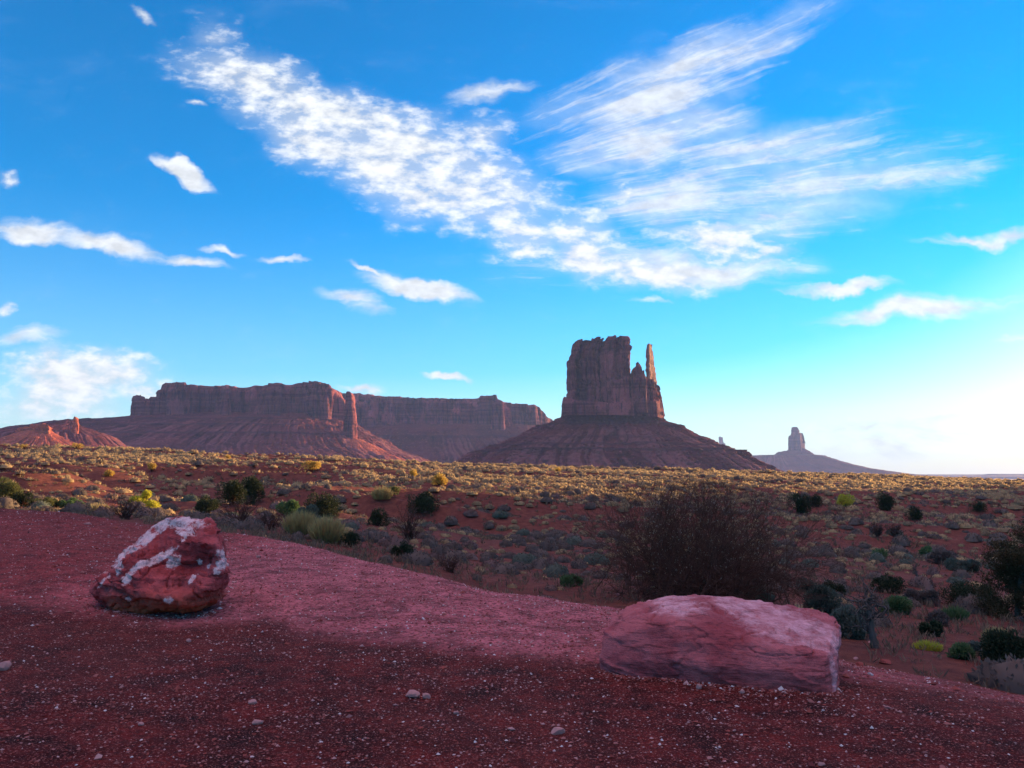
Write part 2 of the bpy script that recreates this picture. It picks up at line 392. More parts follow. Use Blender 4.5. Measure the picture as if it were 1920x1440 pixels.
M = dict(
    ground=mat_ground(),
    cliff=mat_rock('sandstone_cliff', (0.12, 0.028, 0.034), (0.25, 0.070, 0.070), (0.012, 0.003, 0.006)),
    talus=mat_rock('talus_rubble', (0.09, 0.018, 0.020), (0.16, 0.038, 0.038), (0.035, 0.009, 0.013), 0.5, False),
    spire=mat_rock('sunlit_spire_rock', (0.26, 0.12, 0.085), (0.40, 0.22, 0.14), (0.10, 0.045, 0.04)),  # cliff rock lightened, sunlight on the thumb put into its colour
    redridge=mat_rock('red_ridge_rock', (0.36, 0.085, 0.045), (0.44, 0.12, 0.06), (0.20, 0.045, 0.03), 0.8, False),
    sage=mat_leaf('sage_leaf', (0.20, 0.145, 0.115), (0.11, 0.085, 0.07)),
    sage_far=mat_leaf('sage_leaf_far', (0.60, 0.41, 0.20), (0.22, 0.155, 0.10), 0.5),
    olive=mat_leaf('olive_leaf', (0.16, 0.16, 0.055), (0.10, 0.10, 0.04)),
    yellow=mat_leaf('yellow_green_leaf', (0.62, 0.56, 0.07), (0.42, 0.40, 0.05), 0.5),
    green=mat_leaf('green_leaf', (0.09, 0.16, 0.055), (0.14, 0.19, 0.08)),
    teal=mat_leaf('blue_green_leaf', (0.10, 0.12, 0.085), (0.15, 0.16, 0.12)),
    grass=mat_leaf('dry_grass_blade', (0.26, 0.17, 0.10), (0.12, 0.075, 0.055), 0.3),
    browngreen=mat_leaf('brown_green_leaf', (0.06, 0.048, 0.02), (0.10, 0.065, 0.03), .15),
    stem=mat_leaf('brown_stem', (0.15, 0.070, 0.045), (0.085, 0.040, 0.030), .05),
    gold=mat_leaf('golden_leaf', (0.62, 0.42, 0.10), (0.45, 0.28, 0.07), 0.5),
    dark=mat_leaf('juniper_leaf', (0.035, 0.048, 0.022), (0.055, 0.06, 0.028), 0.15),
    straw=mat_leaf('dry_stalk', (0.52, 0.40, 0.15), (0.34, 0.22, 0.10), 0.35),
    twig=mat_leaf('brown_twig', (0.085, 0.034, 0.024), (0.14, 0.066, 0.044), 0.05),
    twiggrey=mat_leaf('grey_twig', (0.18, 0.11, 0.09), (0.10, 0.06, 0.05), 0.05),
    bark=mat_leaf('dead_bark', (0.10, 0.075, 0.06), (0.14, 0.11, 0.095), 0.0),
    seed=mat_leaf('pale_seed_head', (0.38, 0.33, 0.25), (0.24, 0.21, 0.15), 0.3),
)
# ------------------------------------------------------------------ ground sheet
def build_ground():
    azs = np.concatenate([np.radians(np.arange(-180, -40, 2.0)), np.radians(np.arange(-40, 40, 0.13)), np.radians(np.arange(40, 72, 0.6)), np.radians(np.arange(72, 180, 2.5))])
    rs = np.concatenate([np.geomspace(0.6, 3.5, 12)[:-1], np.geomspace(3.5, 30, 330)[:-1], np.geomspace(30, 260, 330)[:-1], np.geomspace(260, 16000, 90)])
    A, Rr = np.meshgrid(azs, rs)
    X, Y = np.sin(A) * Rr, np.cos(A) * Rr
    Z = terrain(X, Y)
    V = np.stack([X, Y, Z], -1).reshape(-1, 3)
    # wind faces so normals point up
    F = grid_faces(len(rs), len(azs), True)[:, ::-1]
    c = len(V); V = np.vstack([V, [[0, 0, float(terrain(0, 0.1))]]])
    n = len(azs); k = np.arange(n); T = np.stack([np.full(n, c), (k + 1) % n, k], -1)[:, ::-1]
    lm = np.append(ledge_mask(X, Y).ravel(), 1)
    lit_strip = np.append(lit_strip_at(X, Y).ravel(), 0)
    o = mk('ground', V, [F, T], M['ground'], attrs={'ledge': lm, 'lit_strip': lit_strip})
    tag(o, 'red gravel ledge and sandy red desert floor reaching to the horizon', kind='structure')
def lit_strip_at(X, Y):
    """pale strip with denser chips, behind the soft shade painted into the front soil"""
    line = 7.2 - 0.33 * X  # edge of the painted shade
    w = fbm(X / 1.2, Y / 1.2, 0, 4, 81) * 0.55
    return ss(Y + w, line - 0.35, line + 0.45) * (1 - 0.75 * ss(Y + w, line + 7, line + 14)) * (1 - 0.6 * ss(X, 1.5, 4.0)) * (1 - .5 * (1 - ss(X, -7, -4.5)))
build_ground()

# ------------------------------------------------------------------ buttes and mesas
def zat(py, D): return CAMZ + um(960, py)[1] * D
def xat(px, py, D): return um(px, py)[0] * D
def resample(pts, step):
    pts = np.array(pts, float); q = np.vstack([pts, pts[:1]])
    s = np.concatenate([[0], np.cumsum(np.hypot(*np.diff(q, axis=0).T))]); n = max(24, int(s[-1] / step))
    ts = np.linspace(0, s[-1], n, endpoint=False)
    return np.stack([np.interp(ts, s, q[:, 0]), np.interp(ts, s, q[:, 1])], -1), ts
def cliff(name, foot, top, base_py, parent, mat, step=3.0, nz=46, fl=(8, 26), crack=8.0, batter=0.04, LRp=None, seed=0, capn=8, ledges=(), caprise=0.0):
    """foot: closed footprint [(px, distance)]; top: skyline [(px, py)]; base_py: pixel row of the foot (number or [(px, py)])"""
    Dm = np.mean([d for _, d in foot]); Dn = min(d for _, d in foot)
    pts = [(xat(px, 800, d), d) for px, d in foot]
    Q, s = resample(pts, step); n = len(Q)
    for _ in range(2): Q = (np.roll(Q, 1, 0) + 2 * Q + np.roll(Q, -1, 0)) / 4
    area = 0.5 * np.sum(Q[:, 0] * np.roll(Q[:, 1], -1) - np.roll(Q[:, 0], -1) * Q[:, 1])
    if area < 0: Q = Q[::-1]
    tx = np.roll(Q, -3, 0) - np.roll(Q, 3, 0); tx /= np.hypot(*tx.T)[:, None] + 1e-9
    N = np.stack([tx[:, 1], -tx[:, 0]], -1)
    pxs = Q[:, 0] / Q[:, 1]                     # tangent of azimuth
    tu = [um(px, py)[0] for px, py in top]; tz = [CAMZ + um(px, py)[1] * Dn for px, py in top]
    if isinstance(base_py, (int, float)): zb = np.full(n, zat(base_py, Dn))
    else: zb = np.interp(pxs, [um(a, b)[0] for a, b in base_py], [zat(b, Dn) for a, b in base_py])
    def T(u): return np.interp(u, tu, tz)
    zt = T(pxs) + 1.2 * vn(Q[:, 0] / 9, Q[:, 1] / 9, 0, seed + 3) + 0.8 * vn(Q[:, 0] / 3.5, Q[:, 1] / 3.5, 0, seed + 4)
    zt = np.maximum(zt, zb + 2)
    H = float((zt - zb).max()); rows = []
    v = np.linspace(0, 1, nz)
    for k in v:
        z = zb + k * (zt - zb)
        x, y = Q[:, 0].copy(), Q[:, 1].copy()
        f = fl[0] * (fbm(x / fl[1], y / fl[1], z / (fl[1] * 9) + seed, 4, seed) * 1.5)
        f = f + fl[0] * 1.5 * (np.abs(vn(x / (fl[1] * .62), y / (fl[1] * .62), z / (fl[1] * 8), seed + 31)) ** .7 - .5) + fl[0] * .7 * (np.abs(vn(x / (fl[1] * .24), y / (fl[1] * .24), z / (fl[1] * 3.5), seed + 33)) ** .7 - .5)
        f = f + 0.32 * fl[0] * vn(x / (fl[1] * .28), y / (fl[1] * .28), z / (fl[1] * 2.2), seed + 7)
        c = np.abs(vn(x / (fl[1] * .9), y / (fl[1] * .9), z / (fl[1] * 9), seed + 5)); f = f - crack * (1 - ss(c, 0.05, 0.26)); c2 = np.abs(vn(x / (fl[1] * .3), y / (fl[1] * .3), z / (fl[1] * 3), seed + 25)); f = f - .4 * crack * (1 - ss(c2, 0, 0.2))
        f = f + 0.9 * np.sign(vn(0 * x, 0 * y + z / 5.5, x / 60, seed + 8)) * (0.4 + 0.6 * ss(z, zb, zt)) * min(1, fl[0] / 5)
        f = f - 0.22 * fl[0] * ss(k, 0.93, 1.0) * 2
        f = f + batter * (1 - k) * H
        for (lp, amt) in ledges: f = f + amt * (z < zat(lp, Dn) + 1.5 * vn(x / 15, y / 15, 0, 9))
        x2, y2 = x + N[:, 0] * f, y + N[:, 1] * f
        if LRp is not None:
            pyk = np.interp(z, [zat(p, Dn) for p, _, _ in LRp], [p for p, _, _ in LRp])
            Lk = np.interp(z, [zat(p, Dn) for p, _, _ in LRp], [um(a, 800)[0] * Dm for _, a, _ in LRp])
            Rk = np.interp(z, [zat(p, Dn) for p, _, _ in LRp], [um(a, 800)[0] * Dm for _, _, a in LRp])
            x0, x1 = x2.min(), x2.max(); Lk = Lk + 1.2 * vn(z / 6, seed, 0, 5); Rk = Rk + 1.2 * vn(z / 6, seed + 9, 0, 5)
            g = (x2 - x0) / (x1 - x0); x2 = Lk + g * (Rk - Lk)
            ym = Q[:, 1].mean(); y2 = ym + (y2 - ym) * (0.35 + 0.65 * (Rk - Lk) / (x1 - x0))
        rows.append(np.stack([x2, y2, z], -1))
    last = rows[-1]; ym = (last[:, 1].min() + last[:, 1].max()) / 2; xm = last[:, 0].mean()
    for k in range(1, capn + 1):
        g = (k / capn) ** 1.3
        q = last.copy(); q[:, 1] = last[:, 1] + (ym - last[:, 1]) * g
        q[:, 0] = last[:, 0] + (xm - last[:, 0]) * 0.05 * g
        q[:, 2] = T(q[:, 0] / Dm) + 1.0 * vn(q[:, 0] / 8, q[:, 1] / 8, 0, seed + 12) + caprise * g
        rows.append(q)
    V = np.concatenate(rows); F = grid_faces(len(rows), n, True)
    return mk(name, V, F, mat, parent)
def talus(name, D, prof, parent, mat, nseg=420, nv=70, depth=1.0, gul=9.0, e=0.75, ledges=(), seed=0, back=0.6, rough=2.2, base_ext=0.0, perf=22.0, rubk=1.0):
    """prof: [(py, left px, right px)] top to bottom"""
    zs = np.array([zat(p, D) for p, _, _ in prof]); Ls = np.array([um(a, 800)[0] * D for _, a, _ in prof]); Rs = np.array([um(a, 800)[0] * D for _, _, a in prof])
    if base_ext:
        drop = zs[-1] - (VALLEY - 6); zs = np.append(zs, VALLEY - 6); Ls = np.append(Ls, Ls[-1] - drop * base_ext); Rs = np.append(Rs, Rs[-1] + drop * base_ext)
    arc = np.concatenate([[0], np.cumsum(np.hypot(np.diff(zs), np.diff(Rs - Ls) / 2) + 1)]); tv = np.linspace(0, arc[-1], nv)
    z = np.interp(tv, arc, zs); L = np.interp(tv, arc, Ls); Rr = np.interp(tv, arc, Rs)
    th = np.linspace(0, 2 * math.pi, nseg, endpoint=False)
    cx = np.sign(np.cos(th)) * np.abs(np.cos(th)) ** e; cy = np.sign(np.sin(th)) * np.abs(np.sin(th)) ** e
    ww = (Rr - L) / 2; dy0 = ww[0] * depth
    X = (L + Rr)[:, None] / 2 + ww[:, None] * cx[None]
    dd = dy0 + (ww - ww[0])
    cyy = np.where(cy > 0, cy * back, cy)
    Y = D + dd[:, None] * cyy[None]
    Z = z[:, None] + 0 * X
    k = np.linspace(0, 1, nv)[:, None]
    ox, oy = cx / np.hypot(cx, cy), cy / np.hypot(cx, cy)
    per = np.cos(th) * perf + 0 * k; per2 = np.sin(th) * perf + 0 * k
    g = fbm(per, per2, k * 2.2 + seed, 4, seed + 1); rid = 1 - 2 * np.abs(g)
    f = 1.3 * gul * (rid - 0.3) * ss(k, 0.02, 0.35) + rough * fbm(X / 9, Y / 9, Z / 5, 3, seed + 2) + 0.9 * rough * vn(X / 3.4, Y / 3.4, Z / 2.5, seed + 3) + 1.6 * rough * np.maximum(0, vn(X / 6, Y / 6, Z / 5, seed + 13) - .35)
    band = 0 * X; rub = rubk * ss(rid, .2, .8) * ss(k, .05, .4) * (0.4 + .6 * ss(vn(np.cos(th) * 6, np.sin(th) * 6, 2.0 * k + seed, seed + 41), -.3, .4))
    for lp, amt in ledges:
        zl = zat(lp, D) + 3.0 * fbm(np.cos(th) * 5, np.sin(th) * 5, lp, 3, seed + 6)[None]
        f = f + amt * (ss(zl - Z, -1.0, 0.5) - 0.4 - 0.6 * ss(zl - Z, 0.5, 16)) * (0.5 + 0.7 * ss(vn(np.cos(th) * 4, np.sin(th) * 4, lp + 3, seed + 5)[None], -0.5, 0.2))
        band = np.maximum(band, ss(Z - zl, -7, -1) * (1 - ss(Z - zl, 0.5, 2.5)) * min(1, amt / 10.0))
    X = X + ox * f; Y = Y + oy * f; Z = Z + 0.8 * rough * fbm(X / 14, Y / 14, 0, 3, seed + 9)
    rows = np.stack([X, Y, Z], -1)
    cap = rows[:1].copy(); cap[..., 0] = (L[0] + Rr[0]) / 2; cap[..., 1] = D; cap[..., 2] = z[0] + 1
    rows = np.concatenate([cap, rows]).reshape(-1, 3)
    F = grid_faces(nv + 1, nseg, True)[:, ::-1]
    z1 = np.zeros((1, nseg)); return mk(name, rows, F, mat, parent, attrs={'rubble': np.concatenate([z1, rub]).ravel(), 'band': np.concatenate([z1, band]).ravel()})

def west_butte():
    D = 1700
    t = empty('sandstone_butte', (xat(1150, 800, D), D, VALLEY)); inv = t.location
    tag(t, 'tall dark mitten shaped sandstone butte with a thin spire, standing on a wide rubble cone', 'butte')
    parts = []
    dd = 48
    parts.append(cliff('tower', [(1060, D - 26), (1066, D - 48), (1076, D - 50), (1080, D - 30), (1084, D - 56), (1098, D - 66), (1108, D - 60), (1111, D - 34), (1114, D - 54), (1121, D - 50), (1124, D - 6), (1128, D - 50), (1140, D - 68), (1156, D - 66), (1161, D - 26), (1165, D - 58), (1182, D - 62), (1192, D - 44), (1194, D + dd), (1130, D + dd + 8), (1062, D + dd)],
          [(1055, 665), (1066, 662), (1072, 652), (1075, 638), (1083, 632), (1100, 628), (1112, 629), (1114, 633), (1130, 632), (1140, 628), (1155, 625), (1168, 626), (1172, 629), (1185, 630), (1190, 637), (1196, 640)],
          774, None, M['cliff'], 1.8, 90, (6, 26), 24, 0.0, LRp=[(774, 1060, 1198), (740, 1063, 1197), (700, 1064, 1194), (664, 1065, 1193), (655, 1071, 1193), (645, 1075, 1193), (638, 1078, 1192), (632, 1084, 1190), (627, 1093, 1186), (622, 1098, 1182)], seed=3))
    parts.append(cliff('shoulder', [(1150, D - 64), (1172, D - 76), (1180, D - 74), (1184, D - 48), (1188, D - 72), (1205, D - 74), (1214, D - 66), (1217, D - 34), (1220, D - 52), (1236, D - 34), (1240, D + 25), (1190, D + 35), (1150, D + 30)],
          [(1150, 712), (1180, 705), (1190, 690), (1194, 680), (1198, 684), (1200, 694), (1204, 692), (1207, 703), (1214, 704), (1217, 708), (1232, 712), (1240, 725)],
          774, None, M['cliff'], 1.6, 60, (4, 15), 12, 0.06, seed=11))
    parts.append(cliff('pinnacle', [(1194, D - 8), (1199, D - 9), (1201, D), (1195, D + 4)], [(1190, 682), (1196, 678), (1202, 684)], 712, None, M['cliff'], 1.2, 24, (1.0, 6), 0.5, 0.03, seed=15))
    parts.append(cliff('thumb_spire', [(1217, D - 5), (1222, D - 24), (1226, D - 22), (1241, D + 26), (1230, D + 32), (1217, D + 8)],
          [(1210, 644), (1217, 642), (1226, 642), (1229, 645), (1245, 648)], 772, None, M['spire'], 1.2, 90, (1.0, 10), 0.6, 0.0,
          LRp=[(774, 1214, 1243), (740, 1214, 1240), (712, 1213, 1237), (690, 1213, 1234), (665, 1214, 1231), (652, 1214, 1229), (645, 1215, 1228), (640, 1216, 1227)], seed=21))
    parts.append(cliff('plinth', [(1056, D - 62), (1110, D - 80), (1180, D - 84), (1230, D - 62), (1242, D - 20), (1242, D + 50), (1150, D + 66), (1057, D + 50)],
          [(1050, 748), (1056, 742), (1066, 746), (1100, 752), (1150, 755), (1200, 752), (1235, 748), (1242, 760)], [(1050, 776), (1242, 780)], None, M['cliff'], 2.2, 22, (3, 14), 2, 0.05, seed=31))
    tl = talus('talus', D, [(766, 1062, 1238), (776, 1052, 1243), (790, 1026, 1256), (797, 1014, 1272), (803, 1002, 1280), (818, 972, 1302), (832, 940, 1328), (846, 908, 1360), (852, 893, 1372), (862, 872, 1392), (880, 856, 1425)],
               None, M['talus'], 680, 130, 0.42, 17, 0.85, ((797, 13), (846, 20), (822, 6), (836, 9)), 5, 0.7, 4.2, 1.5)
    fix(parts + [tl], t)
def fix(parts, root):
    for p in parts:
        p.parent = root
        co = np.empty(len(p.data.vertices) * 3, np.float32); p.data.vertices.foreach_get('co', co)
        co = co.reshape(-1, 3) - np.array(root.location, np.float32); p.data.vertices.foreach_set('co', co.ravel()); p.data.update()
west_butte()

def front_mesa():
    D = 2300
    t = empty('long_mesa', (xat(430, 800, D), D, VALLEY))
    tag(t, 'long dark flat topped mesa on the left with two small knobs at its left end', 'mesa')
    a = cliff('cliff_wall', [(298, D), (340, D - 30), (380, D + 6), (420, D - 20), (450, D + 14), (500, D - 16), (540, D + 10), (585, D - 26), (620, D - 5), (639, D + 20), (641, D + 190), (560, D + 260), (400, D + 260), (300, D + 160)],
              [(290, 742), (297, 740), (303, 724), (312, 717), (322, 714), (345, 716), (352, 719), (420, 720), (460, 721), (470, 719), (520, 716), (550, 716), (558, 712), (572, 712), (610, 716), (630, 725), (638, 742)],
              [(290, 788), (640, 800)], None, M['cliff'], 3.0, 56, (13, 55), 34, 0.09, seed=41, ledges=((728, 5),))
    b = cliff('knob', [(244, D + 5), (262, D - 8), (280, D), (300, D + 10), (305, D + 60), (250, D + 60)],
              [(240, 752), (246, 744), (252, 741), (262, 740), (265, 752), (268, 744), (271, 752), (277, 758), (282, 752), (288, 743), (296, 743), (306, 740)], 790, None, M['cliff'], 2.2, 30, (4, 22), 4, 0.05, seed=47)
    tl = talus('talus', D + 90, [(778, 262, 628), (785, 235, 640), (790, 190, 652), (797, 120, 668), (812, 50, 690), (822, 5, 710), (845, -80, 745), (860, -140, 790)],
               None, M['talus'], 900, 80, 0.36, 13, 0.7, ((792, 16), (806, 12), (822, 12)), 61, 0.6, 5.0, 1.2, 60.0, .75)
    fix([a, b, tl], t)
    # spire in front of the right corner with its own rubble fan
    D2 = 2150
    s = empty('rock_spire', (xat(658, 800, D2), D2, VALLEY))
    tag(s, 'thin sunlit rock spire on a red rubble fan, in the gap between the two mesas', 'rock spire')
    p = [cliff('spire', [(643, D2 - 6), (655, D2 - 20), (662, D2 - 22), (665, D2 - 14), (670, D2 + 30), (664, D2 + 40), (645, D2 + 28)], [(640, 738), (648, 733), (655, 733), (660, 736), (672, 760)], 836, None, M['cliff'], 1.4, 60, (3, 14), 3.5, 0.02,
               LRp=[(838, 640, 672), (800, 643, 669), (760, 645, 666), (745, 647, 663), (732, 647, 660)], seed=71),
         talus('rubble_fan', D2, [(822, 640, 672), (830, 615, 690), (843, 575, 712), (856, 540, 742), (866, 520, 765)], None, M['redridge'], 420, 60, 0.9, 12, 0.9, (), 73, 0.7, 3.0, 1.4)]
    fix(p, s)
def back_mesa():
    D = 2950
    t = empty('far_mesa', (xat(840, 800, D), D, VALLEY))
    tag(t, 'paler second mesa behind, between the thin spire and the mitten butte', 'mesa')
    a = cliff('cliff_wall', [(600, D), (700, D - 10), (760, D + 14), (800, D + 40), (850, D + 16), (880, D + 30), (915, D - 20), (938, D - 26), (943, D - 10), (970, D + 70), (977, D + 62), (986, D + 110), (1006, D + 130), (1022, D + 200), (1032, D + 330), (1000, D + 520), (700, D + 420), (600, D + 300)],
              [(600, 736), (655, 734), (668, 733), (675, 737), (690, 736), (700, 739), (760, 741), (772, 743), (820, 743), (850, 744), (890, 742), (905, 740), (930, 739), (932, 747), (945, 749), (960, 751), (1006, 752), (1010, 756), (1020, 762), (1024, 767), (1032, 774)],
              [(600, 806), (700, 808), (780, 812), (850, 822), (940, 826), (1040, 834)], None, M['cliff'], 3.6, 56, (13, 60), 36, 0.06, seed=81, ledges=((750, 6),))
    tl = talus('talus', D + 180, [(800, 600, 1010), (812, 560, 1020), (830, 540, 1040), (845, 520, 1060), (862, 500, 1090)], None, M['talus'], 800, 70, 0.42, 24, 0.7, ((822, 6),), 91, 0.6, 4.0, 1.2, 50.0, .8)
    fix([a, tl], t)
def red_ridge():
    D = 1500
    t = empty('red_ridge', (xat(90, 820, D), D, VALLEY))
    tag(t, 'low sunlit red rock ridge with eroded gullies at the left edge', 'ridge')
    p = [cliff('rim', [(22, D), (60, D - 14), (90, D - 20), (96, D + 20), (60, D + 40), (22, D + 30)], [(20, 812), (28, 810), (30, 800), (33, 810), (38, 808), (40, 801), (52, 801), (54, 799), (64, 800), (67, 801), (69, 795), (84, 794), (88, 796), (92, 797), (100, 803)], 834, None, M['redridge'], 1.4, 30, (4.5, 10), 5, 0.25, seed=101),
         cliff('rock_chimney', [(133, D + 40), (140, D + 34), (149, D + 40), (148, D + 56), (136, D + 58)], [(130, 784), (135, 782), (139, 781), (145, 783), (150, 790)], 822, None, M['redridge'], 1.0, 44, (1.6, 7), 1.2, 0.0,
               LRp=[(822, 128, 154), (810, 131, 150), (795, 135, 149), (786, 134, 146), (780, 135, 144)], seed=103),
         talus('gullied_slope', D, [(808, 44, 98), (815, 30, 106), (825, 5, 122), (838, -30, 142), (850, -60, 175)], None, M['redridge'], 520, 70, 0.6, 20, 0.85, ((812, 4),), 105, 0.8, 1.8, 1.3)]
    p.append(talus('rear_slope', D + 110, [(786, 120, 134), (795, 96, 146), (800, 70, 150), (808, 20, 170), (818, -30, 200), (850, -90, 240)], None, M['talus'], 360, 50, 0.5, 9, 0.9, ((800, 5),), 107, 0.8, 1.8, 1.2))
    fix(p, t)
front_mesa(); back_mesa(); red_ridge()
def far_things():
    D = 6200
    t = empty('far_butte', (xat(1490, 830, D), D, VALLEY))
    tag(t, 'hazy blue tower butte far away on a broad cone, right of the mitten butte', 'butte')
    p = [cliff('tower', [(1483, D - 40), (1492, D - 50), (1498, D - 40), (1498, D + 60), (1484, D + 60)], [(1480, 803), (1485, 801), (1490, 800), (1497, 802), (1500, 808)], 850, None, M['cliff'], 4, 40, (7, 30), 8, 0.02, seed=111),
         cliff('side_pillar', [(1477, D - 20), (1483, D - 30), (1486, D + 30), (1478, D + 40)], [(1475, 820), (1479, 819), (1482, 816), (1487, 815)], 850, None, M['cliff'], 4, 30, (4, 25), 4, 0.02, seed=113),
         cliff('side_pillar', [(1496, D - 50), (1499, D - 90), (1507, D + 60), (1504, D + 90), (1497, D + 40)], [(1495, 814), (1500, 811), (1504, 811), (1506, 816), (1509, 830)], 850, None, M['cliff'], 4, 30, (4, 25), 4, 0.02, seed=115),
         talus('talus', D, [(840, 1481, 1505), (845, 1474, 1512), (848, 1456, 1516), (853, 1452, 1522), (855, 1400, 1532), (866, 1380, 1562), (878, 1350, 1605), (887, 1320, 1660), (892, 1300, 1700)], None, M['talus'], 420, 70, 0.7, 22, 0.9, ((854, 10),), 117, 0.8, 6, 1.0)]
    fix(p, t)
    D = 9000
    t = empty('twin_spire_butte', (xat(1353, 830, D), D, VALLEY))
    tag(t, 'small pale blue butte with twin points just right of the rubble cone', 'butte')
    p = [cliff('spire', [(1348, D - 30), (1352, D - 40), (1353, D + 30), (1348, D + 30)], [(1346, 820), (1350, 818), (1351, 822), (1354, 824)], 850, None, M['cliff'], 5, 30, (5, 30), 4, 0.03, seed=121),
         cliff('spire', [(1352, D - 20), (1359, D - 30), (1359, D + 50), (1352, D + 50)], [(1350, 826), (1352, 819), (1354, 820), (1355, 829), (1359, 832)], 850, None, M['cliff'], 5, 30, (5, 30), 4, 0.03, seed=123),
         talus('talus', D, [(840, 1347, 1361), (846, 1338, 1368), (849, 1330, 1385), (855, 1300, 1395), (880, 1290, 1440), (890, 1260, 1480)], None, M['talus'], 260, 50, 0.7, 18, 0.9, (), 125, 0.8, 6, 1.0)]
    fix(p, t)
    t = empty('distant_mesa_stub', (xat(1290, 830, 8000), 8000, VALLEY))
    tag(t, 'tiny pale flat rock peeping over the right slope of the mitten butte cone', 'butte')
    fix([cliff('cliff_wall', [(1270, 8000), (1306, 7990), (1307, 8100), (1270, 8120)], [(1265, 812), (1294, 812), (1306, 815)], 880, None, M['cliff'], 8, 30, (10, 50), 8, 0.02, seed=131)], t)
    # low skyline ridges beyond the plain
    for i, (D, prof, nm) in enumerate(((11500, [(889.5, 1560, 1960), (892, 1500, 2100)], 'far'), (9500, [(889, 1845, 2100), (891, 1838, 2160), (894, 1760, 2300)], 'near'))):
        o = talus('hills', D, prof, None, M['talus'], 300, 14, 0.2, 12, 0.6, (), 141 + i, 0.6, 5, 0.5)
        tag(o, 'low hazy ridge along the horizon at the far right', kind='structure')
far_things()

# ------------------------------------------------------------------ haze
def build_haze():
    m = bpy.data.materials.new('haze_air'); m.use_nodes = True; t = NT(m.node_tree); t.n.clear()
    v = t.add('ShaderNodeVolumePrincipled', ins={'Color': (0.34, 0.50, 1.0, 1), 'Density': HAZE, 'Anisotropy': 0.1})
    t.add('ShaderNodeOutputMaterial', ins={'Volume': v.outputs[0]})
    x0, x1, y0, y1, z0, z1 = -17000, 17000, -17000, 17000, VALLEY - 40, 420
    V = [(x, y, z) for z in (z0, z1) for y in (y0, y1) for x in (x0, x1)]
    F = np.array([(0, 2, 3, 1), (4, 5, 7, 6), (0, 1, 5, 4), (2, 6, 7, 3), (0, 4, 6, 2), (1, 3, 7, 5)])
    o = mk('haze', V, F, m, smooth=False); tag(o, 'thin blue morning haze over the valley', kind='stuff')
HAZE = 4.4e-5
build_haze()

# ------------------------------------------------------------------ plants: mesh makers (all return V, F list)
def tubes(segs):
    """segs: (n,8) x0 y0 z0 r0 x1 y1 z1 r1 -> three-sided tubes"""
    S = np.asarray(segs, float); a, b = S[:, 0:3], S[:, 4:7]; ra, rb = S[:, 3], S[:, 7]
    d = b - a; d /= np.linalg.norm(d, axis=1)[:, None] + 1e-9
    h = np.where(np.abs(d[:, 2:3]) > 0.9, [[1.0, 0, 0]], [[0, 0, 1.0]])
    u = np.cross(d, h); u /= np.linalg.norm(u, axis=1)[:, None] + 1e-9; w = np.cross(d, u)
    ring = []
    for k in range(3):
        c, s_ = math.cos(k * 2.0944), math.sin(k * 2.0944); o = u * c + w * s_
        ring.append((a + o * ra[:, None], b + o * rb[:, None]))
    V = np.stack([ring[0][0], ring[1][0], ring[2][0], ring[0][1], ring[1][1], ring[2][1]], 1).reshape(-1, 3)
    base = np.arange(len(S))[:, None] * 6
    F = np.concatenate([base + np.array([[k, (k + 1) % 3, 3 + (k + 1) % 3, 3 + k]]) for k in range(3)])
    return V, [F]
def grow(r, p, d, length, rad, nseg, wob, up=0.0):
    out = []; pts = [p.copy()]; dirs = []
    for i in range(nseg):
        d = d + r.normal(0, wob, 3) + np.array([0, 0, up]); d /= np.linalg.norm(d)
        q = p + d * length / nseg
        out.append((*p, rad * (1 - i / nseg * .75), *q, rad * (1 - (i + 1) / nseg * .75))); p = q; pts.append(p.copy()); dirs.append(d.copy())
    return out, pts, dirs
def twig_shrub(seed, w, h, n1=40, n2=8, n3=4, rad=0.008, wob=0.16, spread=1.0, up=0.03, base=.05):
    r = np.random.default_rng(seed); S = []; tips = []
    for i in range(n1):
        a = r.uniform(0, 2 * math.pi); t = r.uniform(0, 1) ** 0.6 * spread
        tgt = np.array([math.cos(a) * t * w / 2, math.sin(a) * t * w / 2, h * math.sqrt(max(0.06, 1 - 0.85 * t * t)) * r.uniform(0.72, 1.0)])
        p = np.array([r.normal(0, w * base), r.normal(0, w * base), 0.0]); L = np.linalg.norm(tgt - p)
        d = (tgt - p) / L; d = d + [0, 0, .15]; d /= np.linalg.norm(d)
        o, pts, ds = grow(r, p, d, L * .85, rad * r.uniform(.7, 1.3), 5, wob * .6, -up * .3); S += o
        for j in range(n2):
            k = r.integers(1, 6); q = pts[k]; dd = ds[min(k, 4)] + r.normal(0, 0.5, 3) + [0, 0, .12]; dd /= np.linalg.norm(dd)
            o2, p2, d2 = grow(r, q, dd, L * r.uniform(.18, .36), rad * .5, 3, wob, up); S += o2
            for m in range(n3):
                kk = r.integers(1, 4); q3 = p2[kk]; d3 = d2[min(kk, 2)] + r.normal(0, 0.6, 3) + [0, 0, .15]; d3 /= np.linalg.norm(d3)
                o3, p3, _ = grow(r, q3, d3, L * r.uniform(.06, .15), rad * .28, 2, wob, up); S += o3; tips.append(p3[-1])
    S = np.array(S); S[:, 2] = np.maximum(S[:, 2], .01); S[:, 6] = np.maximum(S[:, 6], .01)
    return S, np.array(tips)
def blades(r, P0, D, L, W, tri=True):
    """pointed flat leaves: triangle pair per leaf"""
    n = len(P0); s = np.cross(D, r.normal(0, 1, (n, 3))); s /= np.linalg.norm(s, axis=1)[:, None] + 1e-9
    L = L[:, None]; W = W[:, None]
    a = P0 - s * W * .5; b = P0 + s * W * .5; m = P0 + D * L * .55; c = P0 + D * L
    V = np.stack([P0, m - s * W * .5, c, m + s * W * .5], 1).reshape(-1, 3)
    return V, np.arange(n * 4).reshape(-1, 4)
